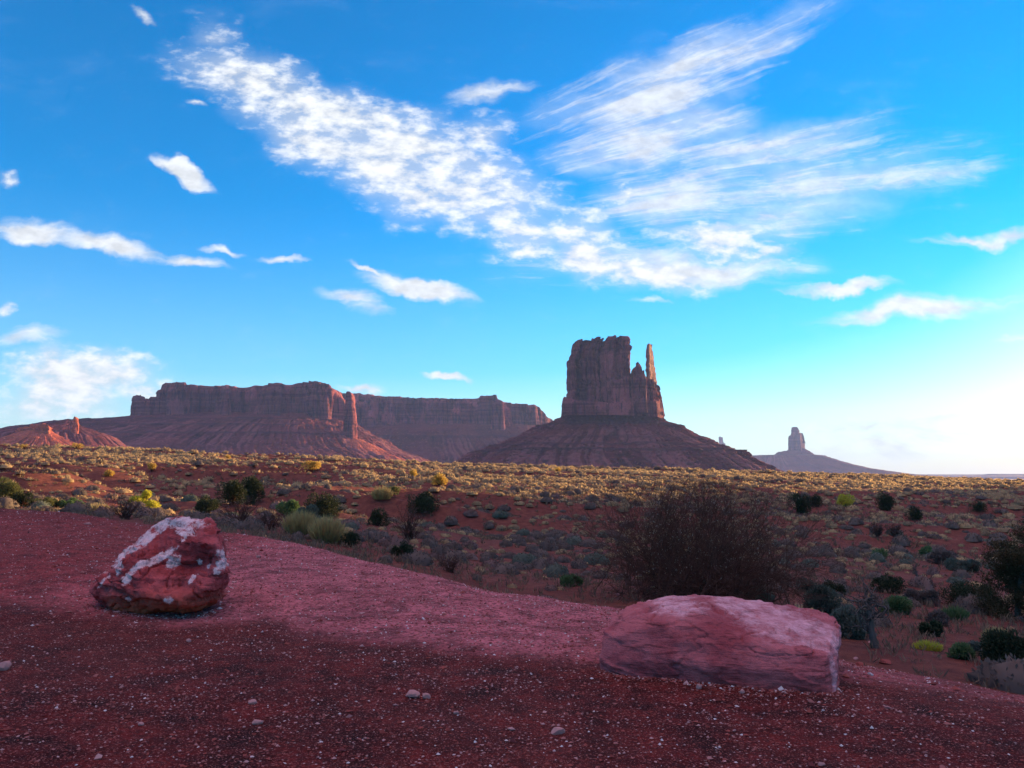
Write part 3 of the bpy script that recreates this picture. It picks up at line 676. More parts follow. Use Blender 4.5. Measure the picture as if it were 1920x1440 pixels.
def dome_pts(r, n, w, h, d=None):
    d = d or w
    a = r.uniform(0, 2 * math.pi, n); c = r.uniform(0, 1, n) ** .8
    el = np.arcsin(c); x = np.cos(el) * np.cos(a); y = np.cos(el) * np.sin(a); z = np.sin(el)
    return np.stack([x * w / 2, y * d / 2, z * h], -1), np.stack([x, y, z + .3], -1)
def sage(seed, w=1.0, h=0.55, n=360, leaf=0.10, lump=3):
    """low round shrub: lumps of outward pointing leaf sprays over a dark core"""
    r = np.random.default_rng(seed); VV, FF = [], []; off = 0
    lumps = [(0, 0, 1.0)] + [(math.cos(t) * .24 * w, math.sin(t) * .24 * w, r.uniform(.6, .9)) for t in r.uniform(0, 6.28, lump)]
    for (lx, ly, s) in lumps:
        k = max(6, int(n * s / len(lumps)))
        p, d = dome_pts(r, k, w * .8 * s, h * .86 * s)
        p = p * r.uniform(.75, 1.0, (k, 1)) + [lx, ly, 0]
        d = d + r.normal(0, .35, (k, 3)); d[:, 2] += .15; d /= np.linalg.norm(d, axis=1)[:, None]
        V, F = blades(r, p, d, r.uniform(.6, 1.3, k) * leaf, r.uniform(.3, .6, k) * leaf)
        VV.append(V); FF.append(F + off); off += len(V)
        nr, nc = 4, 9; th = np.linspace(0, 2 * math.pi, nc, endpoint=False); e = np.linspace(0, 1.35, nr)
        E, T = np.meshgrid(e, th, indexing='ij'); q = 1 + .12 * r.normal(0, 1, E.shape)
        V = np.stack([np.cos(E) * np.cos(T) * w * .37 * s * q + lx, np.cos(E) * np.sin(T) * w * .37 * s * q + ly, np.sin(E) * h * .80 * s * q], -1).reshape(-1, 3)
        VV.append(V); FF.append(grid_faces(nr, nc, True) + off); off += len(V)
        tp = np.arange(nc)[None] + off - nc; VV.append(np.array([[lx, ly, h * .80 * s]])); 
        FF.append(np.stack([tp[0], np.roll(tp[0], -1), np.full(nc, off), np.full(nc, off)], -1)); off += 1
    F = np.concatenate(FF); quad = F[F[:, 2] != F[:, 3]]; tri = F[F[:, 2] == F[:, 3]][:, :3]
    return np.concatenate(VV), [quad, tri]
def leafy(seed, w, h, n, leaf, clumps=14, d=None, flat=0.55, tall=False):
    """bushy crown of many clumps at uneven heights"""
    r = np.random.default_rng(seed); d = d or w; VV, FF, off = [], [], 0
    for i in range(clumps):
        a = r.uniform(0, 6.283); t = math.sqrt(r.uniform(0, 1)) * .72
        rad = r.uniform(.16, .30) * min(w, 1.3 * h); top = h * math.sqrt(max(.05, 1 - t * t)) - rad * .7
        c = np.array([math.cos(a) * t * w / 2, math.sin(a) * t * d / 2, max(rad * .5, top * r.uniform(.35, 1.0))])
        k = n // clumps; v = r.normal(0, 1, (k, 3)); v /= np.linalg.norm(v, axis=1)[:, None]
        p = c + v * rad * (r.uniform(.25, 1, (k, 1)) ** .5) * [1, 1, .85 if not tall else 1.4]
        dd = v + r.normal(0, .5, (k, 3)) + [0, 0, .4]; dd /= np.linalg.norm(dd, axis=1)[:, None]
        V, F = blades(r, p, dd, r.uniform(.6, 1.4, k) * leaf, r.uniform(.35, .6, k) * leaf)
        V[:, 2] = np.maximum(V[:, 2], .01); VV.append(V); FF.append(F + off); off += len(V)
    return np.concatenate(VV), [np.concatenate(FF)]
def stalks(seed, w, h, n, wd=0.012, splay=0.35, d=None):
    """tuft of upright stalks"""
    r = np.random.default_rng(seed); d = d or w
    a = r.uniform(0, 6.283, n); t = np.sqrt(r.uniform(0, 1, n))
    p = np.stack([np.cos(a) * t * w * .36, np.sin(a) * t * d * .36, 0 * a], -1)
    dd = np.stack([np.cos(a) * t * splay, np.sin(a) * t * splay, 1 + 0 * a], -1) + r.normal(0, .12, (n, 3)); dd /= np.linalg.norm(dd, axis=1)[:, None]
    L = h * r.uniform(.55, 1.05, n) * (1 - .35 * t * t)
    V, F = blades(r, p, dd, L, np.full(n, wd) * r.uniform(.6, 1.4, n))
    return V, [F]

def at_px(px, base_py, wpx, hpx, far=True):
    x, y, z = (hit_far if far else hit)(px, base_py)
    k = y / FPX * 1.02
    return (x, y, z - 0.03), wpx * k, hpx * k
LAND = []      # landmarks (px, py, name) used to word labels
def bush(px, py, w, h, kind, label, cat='bush', seed=1, name=None, depth=0.8, land=None):
    """one shrub at a pixel of the photograph: base row py, width and height in pixels"""
    loc, W, H = at_px(px, py, w, h)
    o = empty(name or 'desert_bush', loc); tag(o, label, cat)
    pxm = loc[1] / FPX * 1.9                      # one rendered pixel in metres
    lf = max(0.045, min(.12, 1.5 * pxm))
    if land: LAND.append((px, py - h * .4, land))
    dens = int(min(9000, max(500, 26 * (w * h) / 10.0)))
    if kind == 'twig':
        S, tips = twig_shrub(seed, W, H, 26, 7, 4, max(.006, pxm * .45), .18)
        V, F = tubes(S); mk('branches', V, F, M['twig'], o)
        r = np.random.default_rng(seed + 5); k = r.choice(len(tips), min(len(tips), 260), False)
        d = r.normal(0, 1, (len(k), 3)); d /= np.linalg.norm(d, axis=1)[:, None]
        V, F = blades(r, tips[k], d, np.full(len(k), lf * 1.0), np.full(len(k), lf * .6)); mk('foliage', V, [F], M['twiggrey'], o)
    elif kind == 'straw':
        V, F = stalks(seed, W, H, dens // 4, max(.01, pxm * .8), .45, W * depth); mk('foliage', V, F, M['straw'], o)
        S, _ = twig_shrub(seed, W * .7, H * .6, 10, 3, 1, max(.005, pxm * .3)); V, F = tubes(S); mk('stems', V, F, M['twiggrey'], o)
    elif kind in ('greentuft', 'yellowtuft'):
        V, F = stalks(seed, W, H, dens // 3, max(.01, pxm * .8), .55, W * depth); mk('foliage', V, F, M['green' if kind == 'greentuft' else 'yellow'], o)
        S, _ = twig_shrub(seed, W * .5, H * .4, 6, 2, 1, max(.004, pxm * .3)); V, F = tubes(S); mk('stems', V, F, M['twiggrey'], o)
    else:
        V, F = leafy(seed, W, H, dens, lf * (1.25 if kind != 'dark' else 1.1), max(8, int(w / 5)), W * depth, tall=(kind == 'dark')); mk('foliage', V, F, M[kind], o)
        S, _ = twig_shrub(seed, W * .75, H * .8, 12, 4, 2, max(.008, pxm * .5)); V, F = tubes(S); mk('branches', V, F, M['twig'], o)
    return o

def build_bushes():
    B = bush
    B(8, 945, 60, 50, 'olive', 'brownish olive bush cut by the left edge of the picture', seed=1, name='olive_bush', land='the olive bush at the left edge')
    B(40, 950, 40, 28, 'dark', 'small dark green bush close beside the olive bush at the left edge', seed=2, name='dark_bush')
    B(85, 951, 70, 20, 'olive', 'low green strip of brush along the ledge, nearest the left edge', seed=3, name='low_brush')
    B(135, 954, 60, 20, 'green', 'low bright green brush in the strip along the ledge rim', seed=4, name='low_brush')
    B(182, 962, 46, 22, 'straw', 'low tan and green brush at the right end of the green strip', seed=5, name='low_brush')
    B(236, 974, 80, 42, 'twig', 'dark brown leafless bush in front of the yellow green bush', seed=6, name='bare_bush', land='the yellow green bush')
    B(270, 962, 46, 50, 'yellow', 'bright yellow green sunlit bush behind the left rock', seed=7, name='yellow_bush')
    B(436, 946, 52, 48, 'dark', 'dark green juniper with gaps of light, left one of the touching pair', 'juniper', 8, 'juniper_bush', land='the pair of dark junipers')
    B(470, 946, 40, 52, 'dark', 'dark green juniper, right one of the touching pair', 'juniper', 9, 'juniper_bush')
    B(385, 962, 60, 28, 'dark', 'dark low bush just left of the juniper pair, above the left rock', seed=10, name='dark_bush')
    B(452, 985, 80, 54, 'twig', 'grey brown leafless bush standing in front of the juniper pair', seed=11, name='bare_bush')
    B(508, 995, 66, 46, 'twig', 'purple brown leafless bush between the juniper pair and the tan stalks', seed=12, name='bare_bush')
    B(538, 968, 44, 32, 'green', 'rounded fresh green bush behind the tan stalks', seed=13, name='green_bush')
    B(604, 972, 62, 46, 'dark', 'dark green juniper standing right behind the tall tan stalks', 'juniper', 14, 'juniper_bush', land='the juniper behind the tan stalks')
    B(578, 985, 50, 38, 'teal', 'pale blue green brush whose tips stand above the tan stalks', seed=15, name='pale_green_bush')
    B(565, 1004, 62, 52, 'straw', 'tall clump of reddish tan dry stalks on the ledge rim, the left clump', 'dry brush', 16, 'dry_brush')
    B(612, 1018, 54, 56, 'straw', 'tall clump of yellow straw coloured stalks on the ledge rim, the right clump', 'dry brush', 17, 'dry_brush', land='the tall straw coloured stalks')
    B(640, 1020, 34, 36, 'straw', 'shorter straw coloured tuft at the right foot of the tall stalks', 'dry brush', 18, 'dry_brush')
    B(657, 1026, 30, 28, 'dark', 'small dark bush at the right end of the stalks on the ledge rim', seed=19, name='dark_bush')
    B(708, 986, 36, 30, 'dark', 'small round dark green bush alone on the red sand', seed=20, name='round_bush', land='the round dark green bush')
    B(768, 1012, 78, 66, 'twig', 'reddish brown leafless bush shaped like a fan on bare red sand', seed=21, name='bare_bush', land='the fan shaped leafless bush')
    B(795, 962, 58, 38, 'dark', 'dark juniper just behind the fan shaped leafless bush', 'juniper', 22, 'juniper_bush')
    B(735, 932, 22, 22, 'olive', 'small olive bush on the dune above the round dark bush', seed=23, name='olive_bush')
    B(716, 938, 40, 28, 'straw', 'thin rust coloured open bush on the dune, left of the small olive bush', seed=24, name='rust_bush')
    B(755, 1045, 46, 26, 'dark', 'low dark mound at the ledge rim below the fan shaped bush', seed=25, name='dark_bush')
    B(842, 1072, 76, 34, 'twig', 'low grey brown twiggy brush on the ledge rim in the middle', seed=26, name='bare_bush', land='the twiggy brush on the ledge rim')
    B(1072, 1098, 48, 24, 'green', 'dark green cushion bush on the rim left of the giant leafless shrub', seed=27, name='green_bush', land='the green cushion bush')
    B(1497, 962, 42, 42, 'dark', 'black green juniper below the far butte, the taller of two joined', 'juniper', 28, 'juniper_bush', land='the tall black juniper')
    B(1522, 950, 36, 22, 'dark', 'low black green bush joined to the right of the tall black juniper', 'juniper', 29, 'juniper_bush')
    B(1586, 950, 40, 24, 'yellow', 'rounded yellow brown bush at the edge of the sunlight', seed=30, name='yellow_bush', land='the yellow brown bush')
    B(1660, 957, 50, 28, 'dark', 'dark juniper right of the yellow brown bush', 'juniper', 31, 'juniper_bush')
    B(1715, 975, 30, 22, 'dark', 'small dark bush in shade below and right of the dark juniper', seed=32, name='dark_bush')
    B(1832, 958, 30, 18, 'dark', 'small dark bush just left of the tall tree at the right edge', seed=33, name='dark_bush')
    B(1645, 1008, 34, 32, 'twig', 'dark leafless bush on the shaded slope, left of a second like it', seed=34, name='bare_bush')
    B(1680, 1008, 34, 30, 'twig', 'dark leafless bush on the shaded slope, right one of two alike', seed=35, name='bare_bush')
    B(1648, 1047, 30, 22, 'green', 'round green bush on the flat above the dead tree', seed=36, name='green_bush', land='the round green bush')
    B(1740, 1045, 26, 20, 'green', 'pale green small bush right of the round green one', seed=37, name='green_bush')
    B(1768, 1058, 50, 28, 'sage', 'large grey sagebrush beside the small pale green bush', 'sagebrush', 38, 'sagebrush_large')
    B(1805, 1072, 82, 26, 'teal', 'long low blue green bush on the sand left of the tall edge tree', seed=39, name='blue_green_bush', land='the long blue green bush')
    B(1805, 1135, 140, 42, 'dark', 'long black green thicket in front of the tall edge tree', seed=40, name='dark_thicket', land='the long black thicket')
    B(1790, 1162, 48, 30, 'greentuft', 'grass green tuft on bare sand below the long black thicket', 'grass tuft', 41, 'green_tuft', land='the green tuft')
    B(1740, 1218, 56, 22, 'yellowtuft', 'lime green tuft on the ledge rim', 'grass tuft', 42, 'lime_tuft', land='the lime green tuft')
    B(1757, 1172, 52, 26, 'sage', 'grey domed sagebrush between the lime tuft and the green tuft', 'sagebrush', 43, 'sagebrush_large')
    B(1750, 1192, 44, 24, 'dark', 'black low bush between the grey domed sagebrush and the lime tuft', seed=44, name='dark_bush')
    B(1805, 1236, 34, 30, 'green', 'green ball of brush on the rim right of the lime tuft', seed=45, name='green_bush')
    B(1838, 1228, 48, 26, 'teal', 'dark blue green bush right of the green ball of brush', seed=46, name='blue_green_bush')
    B(1893, 1250, 90, 62, 'dark', 'black green bush in the lower right corner above the gravel', seed=47, name='dark_bush', land='the black corner bush')
    B(1870, 1205, 50, 34, 'straw', 'rust and yellow brush behind the black bush in the lower right', 'dry brush', 48, 'dry_brush')
    B(1545, 1150, 60, 50, 'teal', 'silvery blue green bush behind the right end of the long rock', seed=49, name='blue_green_bush', land='the silvery blue green bush')
    B(1590, 1195, 80, 56, 'teal', 'blue green bush at the foot of the dead tree', seed=50, name='blue_green_bush')
    B(1565, 1120, 46, 30, 'dark', 'dark bush behind the silvery blue green bush', seed=51, name='dark_bush')
    B(1510, 1110, 46, 30, 'teal', 'grey green bush at the right hem of the giant leafless shrub', seed=52, name='grey_green_bush')
    B(1665, 1110, 60, 30, 'dark', 'dark low bush just right of the dead tree trunk', seed=53, name='dark_bush')
    B(1715, 1130, 34, 32, 'sage', 'grey purple sagebrush between the dead tree and the long thicket', 'sagebrush', 54, 'sagebrush_large')
    B(1680, 1150, 52, 36, 'green', 'green and grey bush right of the dead tree, in front of the dark one', seed=55, name='green_bush')
    B(1745, 1135, 40, 30, 'sage', 'pale tipped sagebrush touching the left end of the long thicket', 'sagebrush', 56, 'sagebrush_large')
    B(560, 850, 0, 0, 'olive', 'x') if False else None
    # sunlit golden bushes on the far crest
    for i, (px, py, w, h, lb) in enumerate([(145, 842, 26, 14, 'golden bush on the crest under the rock chimney'), (45, 842, 20, 10, 'golden bush on the crest under the red ridge'),
            (427, 862, 12, 9, 'tiny golden bush on the crest under the dark mesa'), (585, 880, 40, 16, 'orange gold bush patch below the thin spire'),
            (205, 893, 22, 12, 'golden bush on the sunlit dune above the yellow green bush'), (285, 884, 16, 18, 'thin golden stalky bush on the middle dune'),
            (825, 910, 30, 22, 'golden olive bush on the dune crest in the middle'), (775, 898, 14, 18, 'slim golden bush left of the middle dune bush'), (1045, 886, 14, 10, 'small golden bush under the left slope of the mitten cone')]):
        B(px, py, w, h, 'gold', lb, seed=70 + i, name='golden_bush')
build_bushes()

def giant_shrub():
    loc, W, H = at_px(1310, 1125, 380, 225)
    o = empty('giant_bare_shrub', loc); tag(o, 'giant wide leafless shrub of fine brown twigs behind the long pink rock', 'shrub')
    LAND.append((1310, 1040, 'the giant leafless shrub'))
    S, tips = twig_shrub(101, W * 1.3, H * .93, 150, 13, 7, 0.011, .24, 1.0, base=.13)
    S = S[np.maximum(S[:, 2], S[:, 6]) < H]; tips = tips[tips[:, 2] < H]
    V, F = tubes(S); mk('branches', V, F, M['stem'], o)
    r = np.random.default_rng(9); zt = tips[:, 2] / H
    k = np.where(r.uniform(0, 1, len(tips)) < .08 + .45 * np.clip(zt, 0, 1) ** 1.5)[0]
    d = r.normal(0, .6, (len(k), 3)) + [0, 0, .8]; d /= np.linalg.norm(d, axis=1)[:, None]
    V, F = blades(r, tips[k], d, r.uniform(.02, .06, len(k)), r.uniform(.012, .025, len(k))); mk('seed_heads', V, [F], M['seed'], o)
    S, _ = twig_shrub(103, W * 1.15, H * .55, 90, 9, 4, 0.010, .22, 1.0, base=.2); V, F = tubes(S); mk('low_twigs', V, F, M['twig'], o)
giant_shrub()
def dead_tree(px, py, w, h, seed, label, name='dead_tree', n=7, lean=0.0):
    loc, W, H = at_px(px, py, w, h); r = np.random.default_rng(seed)
    o = empty(name, loc); tag(o, label, 'dead tree')
    trunk, pts, ds = grow(r, np.array([0, 0, -.05]), np.array([lean, 0, 1.0]), H * .55, W * .075, 6, .16)
    trunk = [(*s[:3], s[3] * 1.2, *s[4:7], s[7] * 1.2) for s in trunk]
    V, F = tubes(trunk + [(a[0] + .04, a[1], a[2], a[3] * .8, a[4] - .03, a[5], a[6], a[7] * .7) for a in trunk]); mk('trunk', V, F, M['bark'], o)
    S = []
    for i in range(n):
        k = r.integers(2, 7); a = r.uniform(0, 6.28); d = np.array([math.cos(a), .6 * math.sin(a), r.uniform(.1, 1.0)]); d /= np.linalg.norm(d)
        s1, p1, d1 = grow(r, pts[k], d, W * r.uniform(.35, .6), W * .028, 6, .38, .05); S += s1
        for j in range(5):
            kk = r.integers(1, 6); dd = d1[min(kk, 5)] + r.normal(0, .7, 3) + [0, 0, .3]; dd /= np.linalg.norm(dd)
            s2, p2, d2 = grow(r, p1[kk], dd, W * r.uniform(.15, .3), W * .014, 4, .4, .05); S += s2
            for m in range(3):
                q = r.integers(1, 4); dd = d2[q] + r.normal(0, .8, 3); dd /= np.linalg.norm(dd)
                s3, _, _ = grow(r, p2[q], dd, W * r.uniform(.06, .14), W * .008, 3, .4); S += s3
    V, F = tubes(S); mk('branches', V, F, M['bark'], o); return o
dead_tree(1640, 1215, 105, 170, 5, 'gnarled leafless dead tree with twisted bare limbs right of the long rock', n=13, lean=-.08)
LAND.append((1640, 1120, 'the dead tree'))
dead_tree(1722, 1088, 34, 48, 8, 'small dark dead snag standing on the sand above the long thicket', 'dead_snag', 6)
def edge_tree():
    loc, W, H = at_px(1905, 1160, 150, 250)
    o = empty('juniper_tree', loc); tag(o, 'tall dark brown green juniper tree cut by the right edge', 'juniper')
    LAND.append((1900, 1050, 'the tall edge tree'))
    r = np.random.default_rng(33)
    tr, pts, ds = grow(r, np.array([0, 0, -.05]), np.array([.05, 0, 1.0]), H * .85, W * .05, 8, .12); V, F = tubes(tr); mk('trunk', V, F, M['bark'], o)
    VV, FF, off, S = [], [], 0, []
    for i in range(64):
        k = r.integers(0, 9); base = pts[k]; a = r.uniform(0, 6.28); e = r.uniform(-.1, .9)
        d = np.array([math.cos(a), math.sin(a), e]); d /= np.linalg.norm(d); L = W * .5 * r.uniform(.45, 1.05) * (1 - .55 * (k / 8.0) ** 1.6)
        s1, p1, _ = grow(r, base, d, L, .02, 4, .2, .05); S += s1
        for q in p1[2:]:
            n = 170; v = r.normal(0, 1, (n, 3)) * W * [.045, .045, .04]; p = q + v
            dd = r.normal(0, 1, (n, 3)) + [0, 0, .6]; dd /= np.linalg.norm(dd, axis=1)[:, None]
            V, F = blades(r, p, dd, r.uniform(.03, .08, n), r.uniform(.015, .03, n)); V[:, 2] = np.maximum(V[:, 2], .01); VV.append(V); FF.append(F + off); off += len(V)
    mk('crown', np.concatenate(VV), [np.concatenate(FF)], M['browngreen'], o); V, F = tubes(S); mk('branches', V, F, M['twig'], o)
edge_tree()

# ------------------------------------------------------------------ sagebrush: single shrubs near, one mass far
def sage_field():
    r = np.random.default_rng(77)
    n = 60000
    az = r.uniform(-0.72, 0.72, n); rr = np.sqrt(r.uniform(12 ** 2, 235 ** 2, n))
    x, y = np.sin(az) * rr, np.cos(az) * rr
    re = np.interp(az, eaz, er)
    patch = fbm(x / 9, y / 9, 0, 3, 91); patch2 = fbm(x / 30, y / 30, 0, 2, 92)
    dens = ss(rr, 16, 36) * 1.0 + 0.10 + 0.45 * patch * (1 - ss(rr, 70, 120)) + 0.15 * patch2
    gy = (terrain(x * 1.004, y * 1.004) - terrain(x * .996, y * .996)) / (.008 * rr)
    dens = dens * (1 - .7 * ss(gy, .20, .34) * ss(rr, 40, 60) * (1 - .8 * ss(az, -.15, .05)))
    keep = (r.uniform(0, 1, n) < dens) & (rr > re + 2.0)
    x, y, rr, az = x[keep], y[keep], rr[keep], az[keep]
    size = np.clip(r.lognormal(-0.70, 0.52, len(x)), .18, 1.2) * (0.85 + .15 * ss(rr, 30, 90)) * (1 + .3 * ss(rr, 90, 160))
    # keep clear of the named bushes
    named = [(o.location.x, o.location.y) for o in bpy.data.objects if o.parent is None and o.get('category') in ('bush', 'juniper', 'shrub', 'dead tree', 'dry brush', 'grass tuft', 'sagebrush')]
    ok = np.ones(len(x), bool)
    for a, b in named: ok &= np.hypot(x - a, y - b) > 0.45 + .015 * math.hypot(a, b)
    # no two shrubs on one spot
    order = np.argsort(-size); cell = {}; good = np.zeros(len(x), bool)
    for i in order:
        if not ok[i]: continue
        c = (int(x[i] // 1.4), int(y[i] // 1.4)); s = True
        for dx in (-1, 0, 1):
            for dy in (-1, 0, 1):
                for j in cell.get((c[0] + dx, c[1] + dy), ()):
                    if math.hypot(x[i] - x[j], y[i] - y[j]) < .42 * (size[i] + size[j]): s = False
        if s: good[i] = True; cell.setdefault(c, []).append(i)
    x, y, rr, az, size = x[good], y[good], rr[good], az[good], size[good]
    z = terrain(x, y)
    # which of them can be seen: sample the sight line
    vis = np.ones(len(x), bool)
    for f in np.linspace(.08, .97, 40):
        zz = CAMZ + (z + size * .5 - CAMZ) * f; vis &= zz > terrain(x * f, y * f) - .02
    infr = np.abs(x / y) < .66
    px = 960 + FPX * (x / (y * CP + (z - CAMZ) * SP)); py = 720 - FPX * ((z + .2 * size - CAMZ) * CP - y * SP) / (y * CP + (z - CAMZ) * SP)
    hide = (py > 1120) & (px > 1110) & (px < 1580)
    for a in ((1310, 1040, 150, 70),): hide |= ((px - a[0]) / a[2]) ** 2 + ((py - a[1]) / a[3]) ** 2 < 1
    score = np.where(vis & infr & ~hide & (px > 4) & (px < 1916), size / rr, 0)
    top = np.argsort(-score)[:296]
    single = np.zeros(len(x), bool); single[top] = True; single &= score > 0
    protos = [sage(200 + i, 1.0, h, 520, .085, lp) for i, (h, lp) in enumerate(((.52, 3), (.6, 2), (.45, 4), (.55, 3), (.5, 5)))]
    looks = [('sage', 'grey'), ('teal', 'green tinged'), ('twiggrey', 'brown grey')]
    meshes = {}
    idx = np.where(single)[0]; idx = idx[np.argsort(-(size / rr)[idx])]
    lk = r.choice(3, len(x), p=[.72, .12, .16])
    used = {}
    named_lab = sorted({c for _, _, c in LAND})
    rank = {}
    for q, i in enumerate(idx):
        k = (int(r.integers(5)), int(lk[i]))
        if k not in meshes:
            V, F = protos[k[0]]; me_o = mk('sagebrush', V, F, M[looks[k[1]][0]]); meshes[k] = me_o; o = me_o
        else:
            o = meshes[k].copy(); COL.objects.link(o)
        o.location = (x[i], y[i], z[i] - .03 * size[i]); o.scale = (size[i], size[i] * r.uniform(.8, 1.1), size[i] * r.uniform(.75, 1.1)); o.rotation_euler = (0, 0, r.uniform(0, 6.28))
        dl = [math.hypot((px[i] - a) , 1.6 * (py[i] - b)) for a, b, _ in LAND]; j = int(np.argmin(dl)); a, b, nm = LAND[j]
        dx, dy = px[i] - a, 1.6 * (py[i] - b)
        side = ('right of' if dx > 0 else 'left of') if abs(dx) > abs(dy) else ('in front of' if dy > 0 else 'behind')
        big = 'large' if size[i] > .95 else ('small' if size[i] < .6 else 'medium')
        rank.setdefault((looks[k[1]][1], big, side, nm), []).append((dl[j], o))
    ordn = ['nearest', 'second nearest', 'third nearest', 'fourth nearest', 'fifth nearest']
    for (lo, big, side, nm), lst in rank.items():
        lst.sort(key=lambda e: e[0]); gname = 'sagebrush shrubs on the red sand'
        for q, (d, o) in enumerate(lst):
            if len(lst) == 1: lab = f'{big} {lo} sagebrush, {side} {nm}'
            elif q < 5: lab = f'{big} {lo} sagebrush, {ordn[q]} {side} {nm}'
            else: lab = f'{big} {lo} sagebrush farther {side} {nm}' if side.endswith('of') and not side.startswith('in') else f'{big} {lo} sagebrush some way {side} {nm}'
            if len(lab.split()) > 16: lab = lab.replace('sagebrush, ', 'sagebrush ').replace(' of the ', ' the ')
            tag(o, lab, 'sagebrush', gname)
    # the rest: one mass, two levels of detail
    rest = np.where(~single)[0]
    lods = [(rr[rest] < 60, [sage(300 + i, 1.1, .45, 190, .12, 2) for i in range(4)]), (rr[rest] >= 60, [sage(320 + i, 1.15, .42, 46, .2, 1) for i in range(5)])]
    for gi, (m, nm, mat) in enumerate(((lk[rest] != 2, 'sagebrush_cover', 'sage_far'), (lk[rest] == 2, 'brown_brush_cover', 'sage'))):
        VV, QQ, TT, off = [], [], [], 0
        for sel, ps in lods:
            ids = rest[sel & m]
            which = r.integers(0, len(ps), len(ids))
            for pi, (V, F) in enumerate(ps):
                I = ids[which == pi]
                if not len(I): continue
                a = r.uniform(0, 6.28, len(I)); c, s = np.cos(a), np.sin(a); sc_ = size[I]
                X = (V[None, :, 0] * c[:, None] - V[None, :, 1] * s[:, None]) * sc_[:, None] + x[I][:, None]
                Y = (V[None, :, 0] * s[:, None] + V[None, :, 1] * c[:, None]) * sc_[:, None] + y[I][:, None]
                Z = V[None, :, 2] * (sc_ * r.uniform(.7, 1.15, len(I)))[:, None] + z[I][:, None] - .03
                VV.append(np.stack([X, Y, Z], -1).reshape(-1, 3)); o_ = off + np.arange(len(I))[:, None, None] * len(V)
                QQ.append((F[0][None] + o_).reshape(-1, 4)); TT.append((F[1][None] + o_).reshape(-1, 3)); off += len(I) * len(V)
        o = mk(nm, np.concatenate(VV), [np.concatenate(QQ), np.concatenate(TT)], M[mat])
        tag(o, ('countless pale sagebrush mounds covering the dunes out to the crest', 'scattered brown grey brush mounds among the pale sagebrush')[gi], 'ground cover', kind='stuff')
    n = 30000; az = r.uniform(-.66, .66, n); q = 9 + (r.uniform(0, 1, n) ** .8) * 95; gx, gy2 = np.sin(az) * q, np.cos(az) * q
    keep = (q > np.interp(az, eaz, er) + .3 + r.exponential(1.0, n)) & (r.uniform(0, 1, n) < .35 + .9 * fbm(gx / 5, gy2 / 5, 0, 3, 95) + .35 * (q < np.interp(az, eaz, er) + 3))
    gx, gy2, q = gx[keep], gy2[keep], q[keep]; n = len(gx); gz = terrain(gx, gy2); nb = 9
    P0 = np.stack([gx, gy2, gz], -1)[:, None] + np.concatenate([r.normal(0, .05, (n, nb, 2)), np.zeros((n, nb, 1))], -1)
    D = r.normal(0, .55, (n, nb, 3)); D[..., 2] = 1; D /= np.linalg.norm(D, axis=-1, keepdims=True)
    L = r.uniform(.05, .17, (n, nb)) * (1 + q[:, None] / 70); W = (.006 + .0010 * q)[:, None] * r.uniform(.6, 1.3, (n, nb))
    V, F = blades(r, P0.reshape(-1, 3), D.reshape(-1, 3), L.ravel(), W.ravel())
    tag(mk('dry_grass', V, [F], M['grass']), 'low dry brown grass tufts between the sagebrush and along the ledge rim', 'grass', kind='stuff')
    print('sage', len(x), 'single', int(single.sum()))
sage_field()

# ------------------------------------------------------------------ near rocks
def mat_boulder(name, base, mid, dark, red, patch=None, soft=(.55, .9), bed=9):
    m, t, b = principled(name, 0.85, 0.25)
    pos = t.add('ShaderNodeTexCoord').outputs['Object']
    n = t.noise(pos, 2.2, 6, 0.65); n2 = t.noise(t.mapping(pos, scale=(2, 2, bed), rot=(0.1, .10, 0)), 1.9, 6, 0.7, .4); n3 = t.noise(pos, 26, 4, 0.75); n4 = t.noise(pos, 1.1, 3, .5)
    c = t.mix(t.ramp(n, .35, .65), base, mid)
    c = t.mix(t.math('MULTIPLY', t.ramp(n2, .52, .68), .75), c, dark)
    low = t.add('ShaderNodeAttribute', attribute_name='low').outputs['Fac']
    c = t.mix(t.math('MULTIPLY', t.math('MULTIPLY', low, t.ramp(n4, .4, .6)), .8), c, red)
    c = t.mix(t.math('MULTIPLY', t.ramp(n3, .55, .75), .5), c, dark)
    pa = t.add('ShaderNodeAttribute', attribute_name='pale').outputs['Fac']
    pm = t.ramp(t.math('ADD', pa, t.math('MULTIPLY', t.math('SUBTRACT', t.noise(pos, 7, 8, .75), .55), 2.6)), *soft)
    c = t.mix(t.math('MULTIPLY', pm, t.ramp(n3, .3, .6, .55, .95)), c, patch or mid)
    t.l.new(c, b.inputs['Base Color'])
    h = t.math('ADD', t.math('MULTIPLY', n3, .35), t.math('ADD', t.math('MULTIPLY', n2, .5), t.math('MULTIPLY', t.noise(pos, 70, 3, .7), .12)))
    bump(t, b, h, .05, 1.0)
    return m
